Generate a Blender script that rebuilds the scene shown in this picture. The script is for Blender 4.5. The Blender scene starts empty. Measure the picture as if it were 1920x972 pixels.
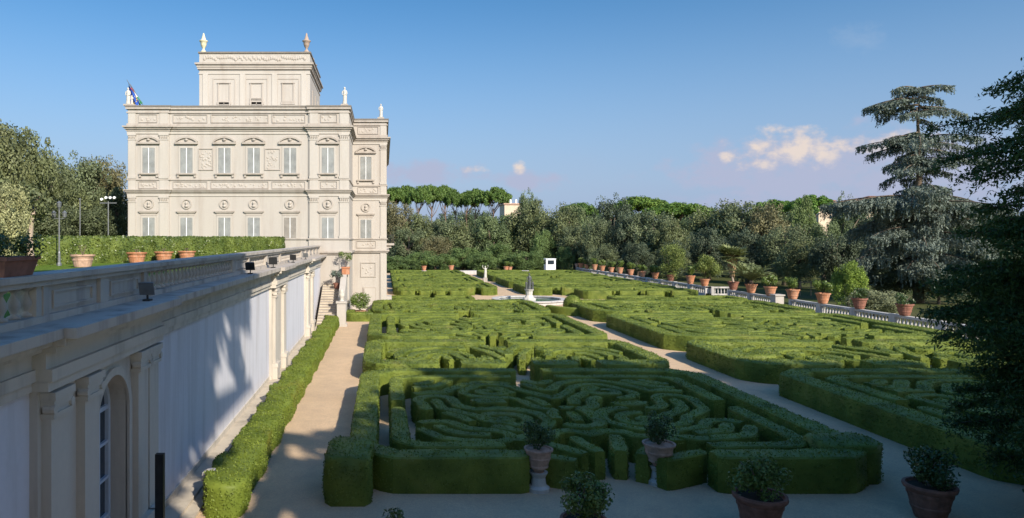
import bpy, math, random
import numpy as np
R = math.radians
PI = math.pi
C = bpy.context.scene.collection
sc = bpy.context.scene

# ------------------------------------------------------------------ camera
cam_d = bpy.data.cameras.new("camera")
cam = bpy.data.objects.new("camera", cam_d)
C.objects.link(cam)
cam.location = (0, 0, 7.0)
cam.rotation_euler = (R(90), 0, 0)
cam_d.sensor_width = 36.0
cam_d.lens = 36.0 * 1300 / 1920
cam_d.shift_x = 0.125
cam_d.shift_y = -0.0198
cam_d.clip_start = 0.1
cam_d.clip_end = 6000
sc.camera = cam

# ------------------------------------------------------------------ light
SUN_EL, SUN_AZ = 32.0, 30.0          # sun behind the viewer, to the right
sd = bpy.data.lights.new("sun", 'SUN')
sd.energy = 4.8
sd.angle = R(0.6)
sd.color = (1.0, 0.91, 0.77)
so = bpy.data.objects.new("sun", sd)
C.objects.link(so)
so.rotation_euler = (R(90 - SUN_EL), 0, R(SUN_AZ))

sc.view_settings.view_transform = 'Standard'
sc.view_settings.look = 'None'
sc.view_settings.gamma = 1
sc.view_settings.use_curve_mapping = False
sc.view_settings.exposure = 0.62

W = bpy.data.worlds.new("World")
sc.world = W
W.use_nodes = True
SKY_STRENGTH = 0.085


def build_world():
    nt = W.node_tree
    n, l = nt.nodes, nt.links
    n.clear()
    out = n.new('ShaderNodeOutputWorld')
    bg = n.new('ShaderNodeBackground')
    bg.inputs[1].default_value = SKY_STRENGTH
    sky = n.new('ShaderNodeTexSky')
    sky.sky_type = 'NISHITA'
    sky.sun_disc = False
    sky.sun_elevation = R(SUN_EL)
    sky.sun_rotation = R(180 - SUN_AZ)
    sky.air_density = 1.0
    sky.dust_density = 0.6
    sky.ozone_density = 1.6
    tc = n.new('ShaderNodeTexCoord')
    sep = n.new('ShaderNodeSeparateXYZ')
    l.new(tc.outputs['Generated'], sep.inputs[0])

    def M(op, a, b=None, c=None):
        m = n.new('ShaderNodeMath')
        m.operation = op
        for i, v in enumerate((a, b, c)):
            if v is None:
                continue
            if isinstance(v, (int, float)):
                m.inputs[i].default_value = v
            else:
                l.new(v, m.inputs[i])
        return m.outputs[0]

    def mixc(f, a, b):
        m = n.new('ShaderNodeMix')
        m.data_type = 'RGBA'
        for sock, v in ((m.inputs[0], f), (m.inputs[6], a), (m.inputs[7], b)):
            if isinstance(v, (int, float)):
                sock.default_value = v
            elif isinstance(v, tuple):
                sock.default_value = (*v, 1)
            else:
                l.new(v, sock)
        return m.outputs[2]

    def smooth(v, a, b):
        m = n.new('ShaderNodeMapRange')
        m.interpolation_type = 'SMOOTHSTEP'
        l.new(v, m.inputs[0])
        m.inputs[1].default_value = a
        m.inputs[2].default_value = b
        return m.outputs[0]

    yy = M('MAXIMUM', sep.outputs[1], 0.02)
    u = M('DIVIDE', sep.outputs[0], yy)
    v = M('DIVIDE', sep.outputs[2], yy)
    front = smooth(sep.outputs[1], 0.25, 0.45)
    comb = n.new('ShaderNodeCombineXYZ')
    l.new(u, comb.inputs[0])
    l.new(M('MULTIPLY', v, 1.5), comb.inputs[1])
    nz = n.new('ShaderNodeTexNoise')
    nz.inputs['Scale'].default_value = 24
    nz.inputs['Detail'].default_value = 7
    nz.inputs['Roughness'].default_value = 0.58
    l.new(comb.outputs[0], nz.inputs['Vector'])
    nz2 = n.new('ShaderNodeTexNoise')
    nz2.inputs['Scale'].default_value = 4
    nz2.inputs['Detail'].default_value = 5
    l.new(comb.outputs[0], nz2.inputs['Vector'])
    noise = M('SUBTRACT', nz.outputs[0], 0.5)
    # clear sky: slightly deeper blue than the raw model, lavender haze low down
    hs = n.new('ShaderNodeHueSaturation')
    hs.inputs['Saturation'].default_value = 1.36
    hs.inputs['Value'].default_value = 1.04
    l.new(sky.outputs[0], hs.inputs['Color'])
    base = hs.outputs[0]
    el = sep.outputs[2]
    haze = M('MULTIPLY', M('SUBTRACT', 1.0, smooth(el, -0.02, 0.36)), 0.92)
    base = mixc(haze, base, (2.4, 3.2, 5.1))
    # unseen sky behind the viewer and overhead, boosted to add fill in the shade
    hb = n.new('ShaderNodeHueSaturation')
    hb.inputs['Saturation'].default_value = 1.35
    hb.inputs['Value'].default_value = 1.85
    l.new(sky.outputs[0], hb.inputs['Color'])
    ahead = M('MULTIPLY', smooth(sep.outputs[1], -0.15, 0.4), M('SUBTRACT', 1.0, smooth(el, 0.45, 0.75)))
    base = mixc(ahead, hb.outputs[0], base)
    # soft low veil of far cloud along the horizon
    veil_shape = M('SUBTRACT', 1.0, smooth(v, 0.02, 0.15))
    veil = M('MULTIPLY', M('MULTIPLY', smooth(nz2.outputs[0], 0.42, 0.72), veil_shape), 0.5)
    base = mixc(M('MULTIPLY', veil, front), base, (3.1, 3.6, 5.0))

    def ellipse(u0, v0, a, b, k):
        du = M('DIVIDE', M('SUBTRACT', u, u0), a)
        dv = M('DIVIDE', M('SUBTRACT', v, v0), b)
        r2 = M('ADD', M('MULTIPLY', du, du), M('MULTIPLY', dv, dv))
        s = M('ADD', M('SUBTRACT', 1.0, r2), M('MULTIPLY', noise, k))
        return s

    # greyish-lavender body of the cumulus bank
    body = None
    for (u0, v0, a, b) in ((0.59, 0.088, 0.17, 0.062), (0.74, 0.098, 0.16, 0.062), (0.49, 0.085, 0.05, 0.025),
                           (0.06, 0.095, 0.08, 0.018), (0.21, 0.085, 0.05, 0.016), (0.83, 0.10, 0.1, 0.05)):
        e = ellipse(u0, v0, a, b, 4.0)
        body = e if body is None else M('MAXIMUM', body, e)
    bmask = M('MULTIPLY', M('MULTIPLY', smooth(body, -0.5, 1.0), front), 0.9)
    base = mixc(bmask, base, (3.45, 3.75, 5.05))
    # sun-lit tops
    tops = None
    for (u0, v0, a, b) in ((0.562, 0.130, 0.062, 0.032), (0.615, 0.132, 0.046, 0.031), (0.535, 0.114, 0.04, 0.018),
                           (0.498, 0.118, 0.014, 0.010), (0.69, 0.138, 0.06, 0.014), (0.755, 0.142, 0.07, 0.016),
                           (0.195, 0.102, 0.012, 0.011), (0.12, 0.10, 0.03, 0.006)):
        e = ellipse(u0, v0, a, b, 4.2)
        tops = e if tops is None else M('MAXIMUM', tops, e)
    tm = M('MULTIPLY', smooth(tops, -0.2, 1.5), front)
    lit = mixc(smooth(nz.outputs[0], 0.35, 0.62), (3.9, 3.9, 4.8), (6.4, 5.5, 4.9))
    base = mixc(M('MULTIPLY', tm, 0.92), base, lit)
    # one faint high wisp
    wisp = M('MULTIPLY', M('MULTIPLY', smooth(ellipse(0.69, 0.29, 0.05, 0.03, 3.0), 0.1, 1.4), front), 0.14)
    base = mixc(wisp, base, (4.5, 4.9, 5.6))
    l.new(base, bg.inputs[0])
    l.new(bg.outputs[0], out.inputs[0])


build_world()

# ------------------------------------------------------------------ helpers
rng = np.random.default_rng(7)
random.seed(7)


class Nodes:
    def __init__(self, name):
        self.m = bpy.data.materials.new(name)
        self.m.use_nodes = True
        self.nt = self.m.node_tree
        self.n = self.nt.nodes
        self.l = self.nt.links
        self.b = self.n['Principled BSDF']
        self.out = self.n['Material Output']

    def tex(self, scale, detail=4, rough=0.55, coord='Object', stretch=None):
        tc = self.n.new('ShaderNodeTexCoord')
        v = tc.outputs[coord]
        if coord == 'World':
            pass
        if stretch:
            mp = self.n.new('ShaderNodeMapping')
            mp.inputs['Scale'].default_value = stretch
            self.l.new(v, mp.inputs[0])
            v = mp.outputs[0]
        t = self.n.new('ShaderNodeTexNoise')
        t.inputs['Scale'].default_value = scale
        t.inputs['Detail'].default_value = detail
        t.inputs['Roughness'].default_value = rough
        self.l.new(v, t.inputs['Vector'])
        return t.outputs[0]

    def range(self, v, a, b, c=0.0, d=1.0):
        m = self.n.new('ShaderNodeMapRange')
        self.l.new(v, m.inputs[0])
        for i, x in enumerate((a, b, c, d)):
            m.inputs[1 + i].default_value = x
        return m.outputs[0]

    def mix(self, f, a, b, blend='MIX'):
        m = self.n.new('ShaderNodeMix')
        m.data_type = 'RGBA'
        m.blend_type = blend
        for sock, v in ((m.inputs[0], f), (m.inputs[6], a), (m.inputs[7], b)):
            if isinstance(v, (int, float)):
                sock.default_value = v
            elif isinstance(v, tuple):
                sock.default_value = (*v, 1)
            else:
                self.l.new(v, sock)
        return m.outputs[2]

    def math(self, op, a, b):
        m = self.n.new('ShaderNodeMath')
        m.operation = op
        for i, v in enumerate((a, b)):
            if isinstance(v, (int, float)):
                m.inputs[i].default_value = v
            else:
                self.l.new(v, m.inputs[i])
        return m.outputs[0]

    def color(self, c):
        if isinstance(c, tuple):
            self.b.inputs['Base Color'].default_value = (*c, 1)
        else:
            self.l.new(c, self.b.inputs['Base Color'])

    def bump(self, h, strength, dist=0.02):
        b = self.n.new('ShaderNodeBump')
        b.inputs['Strength'].default_value = strength
        b.inputs['Distance'].default_value = dist
        self.l.new(h, b.inputs['Height'])
        self.l.new(b.outputs[0], self.b.inputs['Normal'])

    def fin(self, rough=0.7, spec=0.3, metal=0.0):
        self.b.inputs['Roughness'].default_value = rough
        self.b.inputs['Specular IOR Level'].default_value = spec
        self.b.inputs['Metallic'].default_value = metal
        return self.m


def mat_plain(name, c, rough=0.7, spec=0.3, metal=0.0, var=0.15, scale=6, bump=0.15):
    k = Nodes(name)
    t = k.tex(scale, 5)
    k.color(k.mix(k.range(t, 0.3, 0.7), tuple(x * (1 - var) for x in c), tuple(min(1, x * (1 + var)) for x in c)))
    if bump:
        k.bump(k.tex(scale * 6, 4), bump, 0.01)
    return k.fin(rough, spec, metal)


def mat_plaster(name, c, stain, amount=0.6, rough=0.85):
    k = Nodes(name)
    big = k.range(k.tex(0.35, 6, 0.6), 0.38, 0.68)
    streak = k.range(k.tex(1.0, 6, 0.62, stretch=(1.6, 1.6, 0.16)), 0.48, 0.72)
    fine = k.tex(7, 5)
    c1 = k.mix(k.math('MULTIPLY', big, amount * 0.6), c, tuple(0.86 * a + 0.14 * b for a, b in zip(c, stain)))
    c2 = k.mix(k.math('MULTIPLY', streak, amount), c1, stain)
    c3 = k.mix(k.range(fine, 0.3, 0.7, 0.0, 0.16), c2, tuple(x * 0.7 for x in c))
    k.color(c3)
    k.bump(k.tex(14, 5), 0.25, 0.012)
    return k.fin(rough, 0.2)


def mat_leaf(name, c1, c2, trans=0.22, scale=0.6, tint=False, spec=0.25, rough=0.55, warm=None):
    k = Nodes(name)
    geo = k.n.new('ShaderNodeNewGeometry')
    rnd = geo.outputs['Random Per Island']
    big = k.range(k.tex(scale, 4), 0.32, 0.68)
    f = k.math('ADD', k.math('MULTIPLY', big, 0.6), k.math('MULTIPLY', rnd, 0.4))
    col = k.mix(f, c1, c2)
    if warm:
        wsel = k.range(k.tex(0.45, 3), 0.62, 0.74)
        col = k.mix(k.math('MULTIPLY', wsel, 0.55), col, warm)
    if tint:
        oi = k.n.new('ShaderNodeObjectInfo')
        col = k.mix(1.0, col, oi.outputs['Color'], 'MULTIPLY')
    k.color(col)
    k.fin(rough, spec)
    if trans > 0:
        tr = k.n.new('ShaderNodeBsdfTranslucent')
        k.l.new(k.mix(0.35, col, (0.20, 0.24, 0.02)) if not tint else col, tr.inputs[0])
        mx = k.n.new('ShaderNodeMixShader')
        mx.inputs[0].default_value = trans
        k.l.new(k.b.outputs[0], mx.inputs[1])
        k.l.new(tr.outputs[0], mx.inputs[2])
        k.l.new(mx.outputs[0], k.out.inputs[0])
    return k.m


def world_offset(o):
    p = np.zeros(3)
    while o is not None:
        p += np.array(o.location)
        o = o.parent
    return p


class MB:
    """collects geometry; build() links it as ONE mesh object"""

    def __init__(s):
        s.V = []
        s.Q = []
        s.P = []
        s.n = 0

    def add(s, V, Q=None, P=None):
        V = np.asarray(V, dtype=np.float64).reshape(-1, 3)
        if Q is not None and len(Q):
            s.Q.append(np.asarray(Q, dtype=np.int64).reshape(-1, 4) + s.n)
        if P:
            s.P += [tuple(int(i) + s.n for i in p) for p in P]
        s.V.append(V)
        s.n += len(V)
        return s

    def box(s, x0, x1, y0, y1, z0, z1):
        V = [(x, y, z) for z in (z0, z1) for y in (y0, y1) for x in (x0, x1)]
        return s.add(V, [(0, 2, 3, 1), (4, 5, 7, 6), (0, 1, 5, 4), (1, 3, 7, 5), (3, 2, 6, 7), (2, 0, 4, 6)])

    def taper(s, cx, cy, z0, z1, w0, d0, w1, d1):
        V = []
        for z, w, d in ((z0, w0, d0), (z1, w1, d1)):
            V += [(cx - w / 2, cy - d / 2, z), (cx + w / 2, cy - d / 2, z), (cx - w / 2, cy + d / 2, z), (cx + w / 2, cy + d / 2, z)]
        return s.add(V, [(0, 2, 3, 1), (4, 5, 7, 6), (0, 1, 5, 4), (1, 3, 7, 5), (3, 2, 6, 7), (2, 0, 4, 6)])

    def lathe(s, prof, c=(0, 0, 0), n=16, sx=1.0, sy=1.0):
        a = np.linspace(0, 2 * PI, n, endpoint=False)
        V = []
        for r, z in prof:
            V += [(c[0] + r * sx * math.cos(t), c[1] + r * sy * math.sin(t), c[2] + z) for t in a]
        Q = []
        for i in range(len(prof) - 1):
            for j in range(n):
                k = (j + 1) % n
                Q.append((i * n + j, i * n + k, (i + 1) * n + k, (i + 1) * n + j))
        P = [tuple(range(n - 1, -1, -1)), tuple((len(prof) - 1) * n + j for j in range(n))]
        return s.add(V, Q, P)

    def tube(s, pts, rad, n=6, cap=True):
        pts = np.asarray(pts, float)
        m = len(pts)
        rad = np.broadcast_to(np.asarray(rad, float), (m,))
        T = np.gradient(pts, axis=0)
        T /= np.linalg.norm(T, axis=1)[:, None] + 1e-9
        V = []
        ref = np.array([0.13, 0.21, 0.97])
        for i in range(m):
            r0 = ref if abs(T[i] @ ref) < 0.92 else np.array([1.0, 0.1, 0])
            a = np.cross(T[i], r0)
            a /= np.linalg.norm(a)
            b = np.cross(T[i], a)
            for j in range(n):
                t = 2 * PI * j / n
                V.append(pts[i] + rad[i] * (math.cos(t) * a + math.sin(t) * b))
        Q = []
        for i in range(m - 1):
            for j in range(n):
                k = (j + 1) % n
                Q.append((i * n + j, (i + 1) * n + j, (i + 1) * n + k, i * n + k))
        P = [tuple(range(n)), tuple((m - 1) * n + j for j in range(n - 1, -1, -1))] if cap else None
        return s.add(V, Q, P)

    def prism_y(s, poly, y0, y1):
        """poly: (x,z) outline, extruded along y"""
        n = len(poly)
        V = [(x, y0, z) for x, z in poly] + [(x, y1, z) for x, z in poly]
        Q = [(i, (i + 1) % n, n + (i + 1) % n, n + i) for i in range(n)]
        return s.add(V, Q, [tuple(range(n - 1, -1, -1)), tuple(range(n, 2 * n))])

    def strip_prism_y(s, outer, inner, y0, y1):
        """ring section between two (x,z) polylines of equal length"""
        n = len(outer)
        V = [(x, y0, z) for x, z in outer] + [(x, y0, z) for x, z in inner] + [(x, y1, z) for x, z in outer] + [(x, y1, z) for x, z in inner]
        Q = []
        for i in range(n - 1):
            Q += [(i, i + 1, n + i + 1, n + i), (2 * n + i, 3 * n + i, 3 * n + i + 1, 2 * n + i + 1),
                  (i, 2 * n + i, 2 * n + i + 1, i + 1), (n + i, n + i + 1, 3 * n + i + 1, 3 * n + i)]
        Q += [(0, n, 3 * n, 2 * n), (n - 1, 3 * n - 1, 4 * n - 1, 2 * n - 1)]
        return s.add(V, Q)

    def mesh(s, name, smooth=False, off=(0, 0, 0)):
        V = np.concatenate(s.V) - np.asarray(off)
        me = bpy.data.meshes.new(name)
        Q = np.concatenate(s.Q) if s.Q else np.zeros((0, 4), int)
        loops = np.concatenate([Q.ravel(), np.array([i for p in s.P for i in p], dtype=np.int64)])
        tot = np.concatenate([np.full(len(Q), 4), np.array([len(p) for p in s.P], dtype=np.int64)])
        start = np.concatenate([[0], np.cumsum(tot)[:-1]])
        me.vertices.add(len(V))
        me.vertices.foreach_set('co', V.astype(np.float32).ravel())
        me.loops.add(len(loops))
        me.loops.foreach_set('vertex_index', loops.astype(np.int32))
        me.polygons.add(len(tot))
        me.polygons.foreach_set('loop_start', start.astype(np.int32))
        me.polygons.foreach_set('loop_total', tot.astype(np.int32))
        me.polygons.foreach_set('use_smooth', np.full(len(tot), bool(smooth)))
        me.update(calc_edges=True)
        me.validate()
        return me

    def build(s, name, mat, parent=None, smooth=False, label=None):
        me = s.mesh(name, smooth, world_offset(parent))
        me.materials.append(mat)
        o = bpy.data.objects.new(name, me)
        C.objects.link(o)
        if parent is not None:
            o.parent = parent
        if label:
            o['label'] = label
        return o


def tag(o, label=None, cat=None, group=None, kind=None):
    if label: o['label'] = label
    if cat: o['category'] = cat
    if group: o['group'] = group
    if kind: o['kind'] = kind
    return o


def thing(name, label, cat, loc=(0, 0, 0), group=None):
    o = bpy.data.objects.new(name, None)
    C.objects.link(o)
    o.location = loc
    o.empty_display_size = 0.3
    return tag(o, label, cat, group)


def dup(o, loc=None, rotz=None, scale=None, label=None, group=None, parent=None, color=None):
    c = o.copy()
    C.objects.link(c)
    if parent is not None: c.parent = parent
    if loc is not None: c.location = loc
    if rotz is not None: c.rotation_euler = (0, 0, rotz)
    if scale is not None: c.scale = scale
    if label: c['label'] = label
    if group: c['group'] = group
    if color: c.color = (*color, 1)
    for ch in list(o.children):
        dup(ch, parent=c)
    return c


def struct(name, mb, mat):
    return tag(mb.build(name, mat), kind='structure')


def px(p, Y):
    return (p - 720) / 1300 * Y


def pz(y, Y):
    return 7 - (y - 448) / 1300 * Y


# --------------------------------------------------------------- leaf makers
def unit(v):
    return v / (np.linalg.norm(v, axis=1)[:, None] + 1e-9)


def leaf_quads(P, N, L, Wd, jit=0.6, T=None, r=rng):
    """diamond-shaped leaves at P, facing N (+ jitter)"""
    n = len(P)
    N = unit(N + jit * r.normal(size=(n, 3)))
    if T is None:
        T = r.normal(size=(n, 3))
    T = T - (T * N).sum(1)[:, None] * N
    T = unit(T)
    B = np.cross(N, T)
    L = np.broadcast_to(np.asarray(L, float), (n,))[:, None] * r.uniform(0.7, 1.3, (n, 1))
    Wd = np.broadcast_to(np.asarray(Wd, float), (n,))[:, None] * r.uniform(0.7, 1.3, (n, 1))
    V = np.stack([P - T * L / 2, P + B * Wd / 2, P + T * L / 2, P - B * Wd / 2], 1).reshape(-1, 3)
    return V, np.arange(4 * n).reshape(n, 4)


def clump_leaves(centers, radii, per, leaf, r=rng, up=0.0, flat=1.0):
    P, N = [], []
    for c, R0 in zip(centers, radii):
        d = unit(r.normal(size=(per, 3)))
        rr = R0 * (0.35 + 0.7 * r.random(per) ** 0.55)
        o = d * rr[:, None]
        o[:, 2] *= flat
        P.append(c + o)
        N.append(d + np.array([0, 0, up]))
    P = np.concatenate(P)
    N = np.concatenate(N)
    return leaf_quads(P, N, leaf, leaf * 0.62, 0.55, r=r)


def nz3(P, s, ph=0.0):
    x, y, z = P[:, 0] * s, P[:, 1] * s, P[:, 2] * s
    return (np.sin(1.7 * x + 1.3 * y + ph) + np.sin(2.9 * y - 1.1 * x + 2.1 * z + 1.7 * ph) + np.sin(3.7 * z + 2.3 * x + 0.6 * y + 2.9 * ph) + np.sin(5.3 * x - 4.1 * y + 1.9 * z + ph)) / 4


def resample(pts, step):
    pts = np.asarray(pts, float)
    seg = np.linalg.norm(np.diff(pts, axis=0), axis=1)
    s = np.concatenate([[0], np.cumsum(seg)])
    n = max(2, int(round(s[-1] / step)) + 1)
    t = np.linspace(0, s[-1], n)
    return np.stack([np.interp(t, s, pts[:, k]) for k in range(pts.shape[1])], 1)


def sweep_hedge(mb, pts, w, h, closed=False, density=200, leaf=0.055, r=rng, rough=0.022, z0=0.0):
    pts = resample(pts, 0.26)
    n = len(pts)
    if n < 2: return
    T = np.gradient(pts, axis=0)
    if closed:
        T[0] = T[-1] = pts[1] - pts[-2]
    T = unit(T)
    Nn = np.stack([-T[:, 1], T[:, 0]], 1)
    prof = [(-0.49, 0.0), (-0.51, 0.35), (-0.50, 0.78), (-0.485, 0.955), (-0.42, 1.0), (0, 1.01), (0.42, 1.0), (0.485, 0.955), (0.50, 0.78), (0.51, 0.35), (0.49, 0.0)]
    m = len(prof)
    V = np.zeros((n, m, 3))
    for j, (o, z) in enumerate(prof):
        V[:, j, :2] = pts + Nn * (o * w)
        V[:, j, 2] = z * h + z0
    if not closed:      # round the ends off
        V[0, :, :2] += T[0] * 0.02
        for e in (0, n - 1):
            V[e, :, :2] = pts[e] + (V[e, :, :2] - pts[e]) * 0.72
    F = V.reshape(-1, 3)
    d = nz3(F, 3.1, w * 9 + h) * rough + nz3(F, 1.1, 2.0 + h * 7) * rough
    d = d * np.minimum(1, F[:, 2] / 0.15)
    out = np.zeros_like(V)
    for j, (o, z) in enumerate(prof):
        out[:, j, :2] = Nn * np.sign(o)
        out[:, j, 2] = 0.75 if z > 0.9 else 0.0
    F = F + out.reshape(-1, 3) * d[:, None]
    Q = []
    for i in range(n - 1):
        for j in range(m - 1):
            Q.append((i * m + j, i * m + j + 1, (i + 1) * m + j + 1, (i + 1) * m + j))
    P = None if closed else [tuple(range(m - 1, -1, -1)), tuple((n - 1) * m + j for j in range(m))]
    Q = np.array(Q)
    mb.add(F, Q, P)
    if density > 0:
        a, b, c, e = (F[Q[:, k]] for k in range(4))
        nn = np.cross(b - a, e - a)
        ar = np.linalg.norm(nn, axis=1)
        nn = -unit(nn) if (np.mean(np.cross(b - a, e - a)[m // 2 - 1::(m - 1), 2]) < 0) else unit(nn)
        k = r.poisson(ar * density)
        idx = np.repeat(np.arange(len(Q)), k)
        if not closed:
            pass
        s, t = r.random(len(idx))[:, None], r.random(len(idx))[:, None]
        p = (a[idx] * (1 - s) + b[idx] * s) * (1 - t) + (e[idx] * (1 - s) + c[idx] * s) * t
        p = p + nn[idx] * r.uniform(-0.01, leaf * 0.6, (len(idx), 1))
        mb.add(*leaf_quads(p, nn[idx], leaf, leaf * 0.65, 0.95, r=r))
        # leaves over the two cut ends
        if not closed:
            for e_, sg in ((0, -1), (n - 1, 1)):
                cnt = int(w * h * density * 0.8)
                q = np.zeros((cnt, 3))
                q[:, :2] = pts[e_] + Nn[e_] * (r.uniform(-0.4, 0.4, (cnt, 1)) * w) + T[e_] * sg * 0.01
                q[:, 2] = r.uniform(0.03, 0.96, cnt) * h + z0
                nn_ = np.tile(np.array([T[e_][0] * sg, T[e_][1] * sg, 0.1]), (cnt, 1))
                mb.add(*leaf_quads(q, nn_, leaf, leaf * 0.65, 0.75, r=r))


# ------------------------------------------------------------------ materials
M = {}
M['plaster'] = mat_plaster('villa_plaster', (0.405, 0.372, 0.335), (0.315, 0.27, 0.23), 0.6)
M['plaster_light'] = mat_plaster('villa_light_plaster', (0.425, 0.392, 0.352), (0.345, 0.30, 0.255), 0.5)
M['trim'] = mat_plaster('villa_stone_trim', (0.385, 0.345, 0.305), (0.26, 0.215, 0.18), 0.7)
M['hood'] = mat_plaster('window_hood_stone', (0.365, 0.325, 0.285), (0.24, 0.20, 0.17), 0.7)
M['relief'] = mat_plaster('relief_stone', (0.40, 0.36, 0.318), (0.34, 0.29, 0.245), 0.5)
M['shutter'] = None
M['roofdark'] = mat_plain('roof_lead', (0.16, 0.14, 0.12), 0.8)
M['wallblue'] = mat_plaster('pale_blue_wall_paint', (0.57, 0.565, 0.605), (0.40, 0.385, 0.395), 0.75)
M['walltrim'] = mat_plaster('terrace_trim_stone', (0.50, 0.455, 0.395), (0.27, 0.24, 0.205), 0.75)
M['balu'] = mat_plaster('balustrade_stone', (0.43, 0.385, 0.34), (0.17, 0.15, 0.135), 0.85)
M['balu_right'] = mat_plaster('garden_balustrade_stone', (0.46, 0.44, 0.42), (0.20, 0.19, 0.18), 0.8)
M['marble'] = mat_plain('weathered_marble', (0.47, 0.44, 0.39), 0.6, 0.3, var=0.12, scale=3)
M['ochre_urn'] = mat_plain('yellowed_stone', (0.58, 0.53, 0.36), 0.7, var=0.15, scale=4)
M['brown_urn'] = mat_plain('brown_stained_stone', (0.33, 0.25, 0.20), 0.8, var=0.2, scale=5)
M['bronze'] = mat_plain('dark_bronze', (0.07, 0.075, 0.075), 0.5, 0.5, 0.3, scale=4)
M['step'] = mat_plaster('stair_stone', (0.48, 0.42, 0.34), (0.24, 0.21, 0.17), 0.7)
M['iron'] = mat_plain('dark_iron', (0.035, 0.037, 0.04), 0.5, 0.4, 0.5)
M['galv'] = mat_plain('grey_metal', (0.15, 0.16, 0.17), 0.45, 0.5, 0.4)
M['lampwhite'] = mat_plain('white_lamp_glass', (0.75, 0.77, 0.8), 0.25, 0.5, bump=0)
M['white'] = mat_plain('white_paint', (0.70, 0.71, 0.72), 0.45, 0.4, var=0.05)
M['winframe'] = mat_plain('pale_blue_window_paint', (0.44, 0.50, 0.58), 0.4, 0.4, var=0.06)


def mat_terra(name, c, bloom):
    k = Nodes(name)
    oi = k.n.new('ShaderNodeObjectInfo')
    t = k.range(k.tex(3.5, 5, 0.6), 0.3, 0.7)
    c1 = k.mix(t, tuple(x * 0.72 for x in c), tuple(x * 1.25 for x in c))
    c2 = k.mix(k.math('MULTIPLY', oi.outputs['Random'], 0.45), c1, (0.42, 0.25, 0.16))
    lime = k.range(k.tex(2.2, 6, 0.7, stretch=(1, 1, 0.5)), 0.52, 0.72)
    k.color(k.mix(k.math('MULTIPLY', lime, 0.55), c2, bloom))
    k.bump(k.tex(25, 4), 0.2, 0.01)
    return k.fin(0.85, 0.15)


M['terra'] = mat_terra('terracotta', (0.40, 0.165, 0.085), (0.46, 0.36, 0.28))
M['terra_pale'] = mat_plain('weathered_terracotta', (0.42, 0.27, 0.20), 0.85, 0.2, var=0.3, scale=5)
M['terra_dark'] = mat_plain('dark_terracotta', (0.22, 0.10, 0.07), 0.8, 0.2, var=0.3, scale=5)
M['soil'] = mat_plain('soil', (0.05, 0.035, 0.025), 0.95, 0.1)
M['bark'] = mat_plain('bark', (0.13, 0.10, 0.075), 0.9, 0.15, var=0.35, scale=3, bump=0.5)
M['pinebark'] = mat_plain('pine_bark', (0.20, 0.14, 0.11), 0.9, 0.15, var=0.3, scale=2)
M['palebark'] = mat_plain('pale_bark', (0.36, 0.29, 0.23), 0.85, 0.15, var=0.25, scale=3)
M['sienna'] = mat_plain('roof_tile', (0.34, 0.16, 0.10), 0.85, 0.15, var=0.2, scale=2)
M['housewall'] = mat_plain('rendered_house_wall', (0.55, 0.44, 0.33), 0.85, 0.15, var=0.1, scale=0.6)
M['wood'] = mat_plain('weathered_wood', (0.27, 0.19, 0.12), 0.8, 0.2, var=0.25, scale=5)
M['flagblue'] = mat_plain('blue_flag_cloth', (0.02, 0.07, 0.33), 0.7, 0.2, var=0.1, bump=0)
M['flaggold'] = mat_plain('gold_star_cloth', (0.75, 0.55, 0.05), 0.7, 0.2, var=0.05, bump=0)
M['flaggreen'] = mat_plain('green_flag_cloth', (0.02, 0.22, 0.08), 0.7, 0.2, var=0.1, bump=0)
M['flagwhite'] = mat_plain('white_flag_cloth', (0.75, 0.75, 0.73), 0.7, 0.2, var=0.05, bump=0)
M['flagred'] = mat_plain('red_flag_cloth', (0.5, 0.03, 0.04), 0.7, 0.2, var=0.1, bump=0)


def mat_shutter(name, c):
    k = Nodes(name)
    tc = k.n.new('ShaderNodeTexCoord')
    w = k.n.new('ShaderNodeTexWave')
    w.bands_direction = 'Z'
    w.inputs['Scale'].default_value = 5.5
    k.l.new(tc.outputs['Object'], w.inputs[0])
    f = k.range(w.outputs[1], 0.2, 0.8)
    dirt = k.range(k.tex(1.3, 4), 0.35, 0.65)
    a = k.mix(dirt, c, tuple(x * 0.72 for x in c))
    k.color(a)
    k.bump(f, 0.9, 0.03)
    return k.fin(0.6, 0.3)


M['shutter'] = mat_shutter('grey_shutter_paint', (0.36, 0.37, 0.36))
M['shutter_brown'] = mat_shutter('brownish_shutter_paint', (0.37, 0.335, 0.295))


def mat_glass():
    k = Nodes('dark_window_glass')
    k.color((0.02, 0.03, 0.04))
    return k.fin(0.08, 0.8)


M['glass'] = mat_glass()


def mat_water():
    k = Nodes('basin_water')
    k.color((0.05, 0.12, 0.12))
    k.bump(k.tex(2.5, 3), 0.12, 0.02)
    return k.fin(0.06, 0.6)


M['water'] = mat_water()


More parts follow.
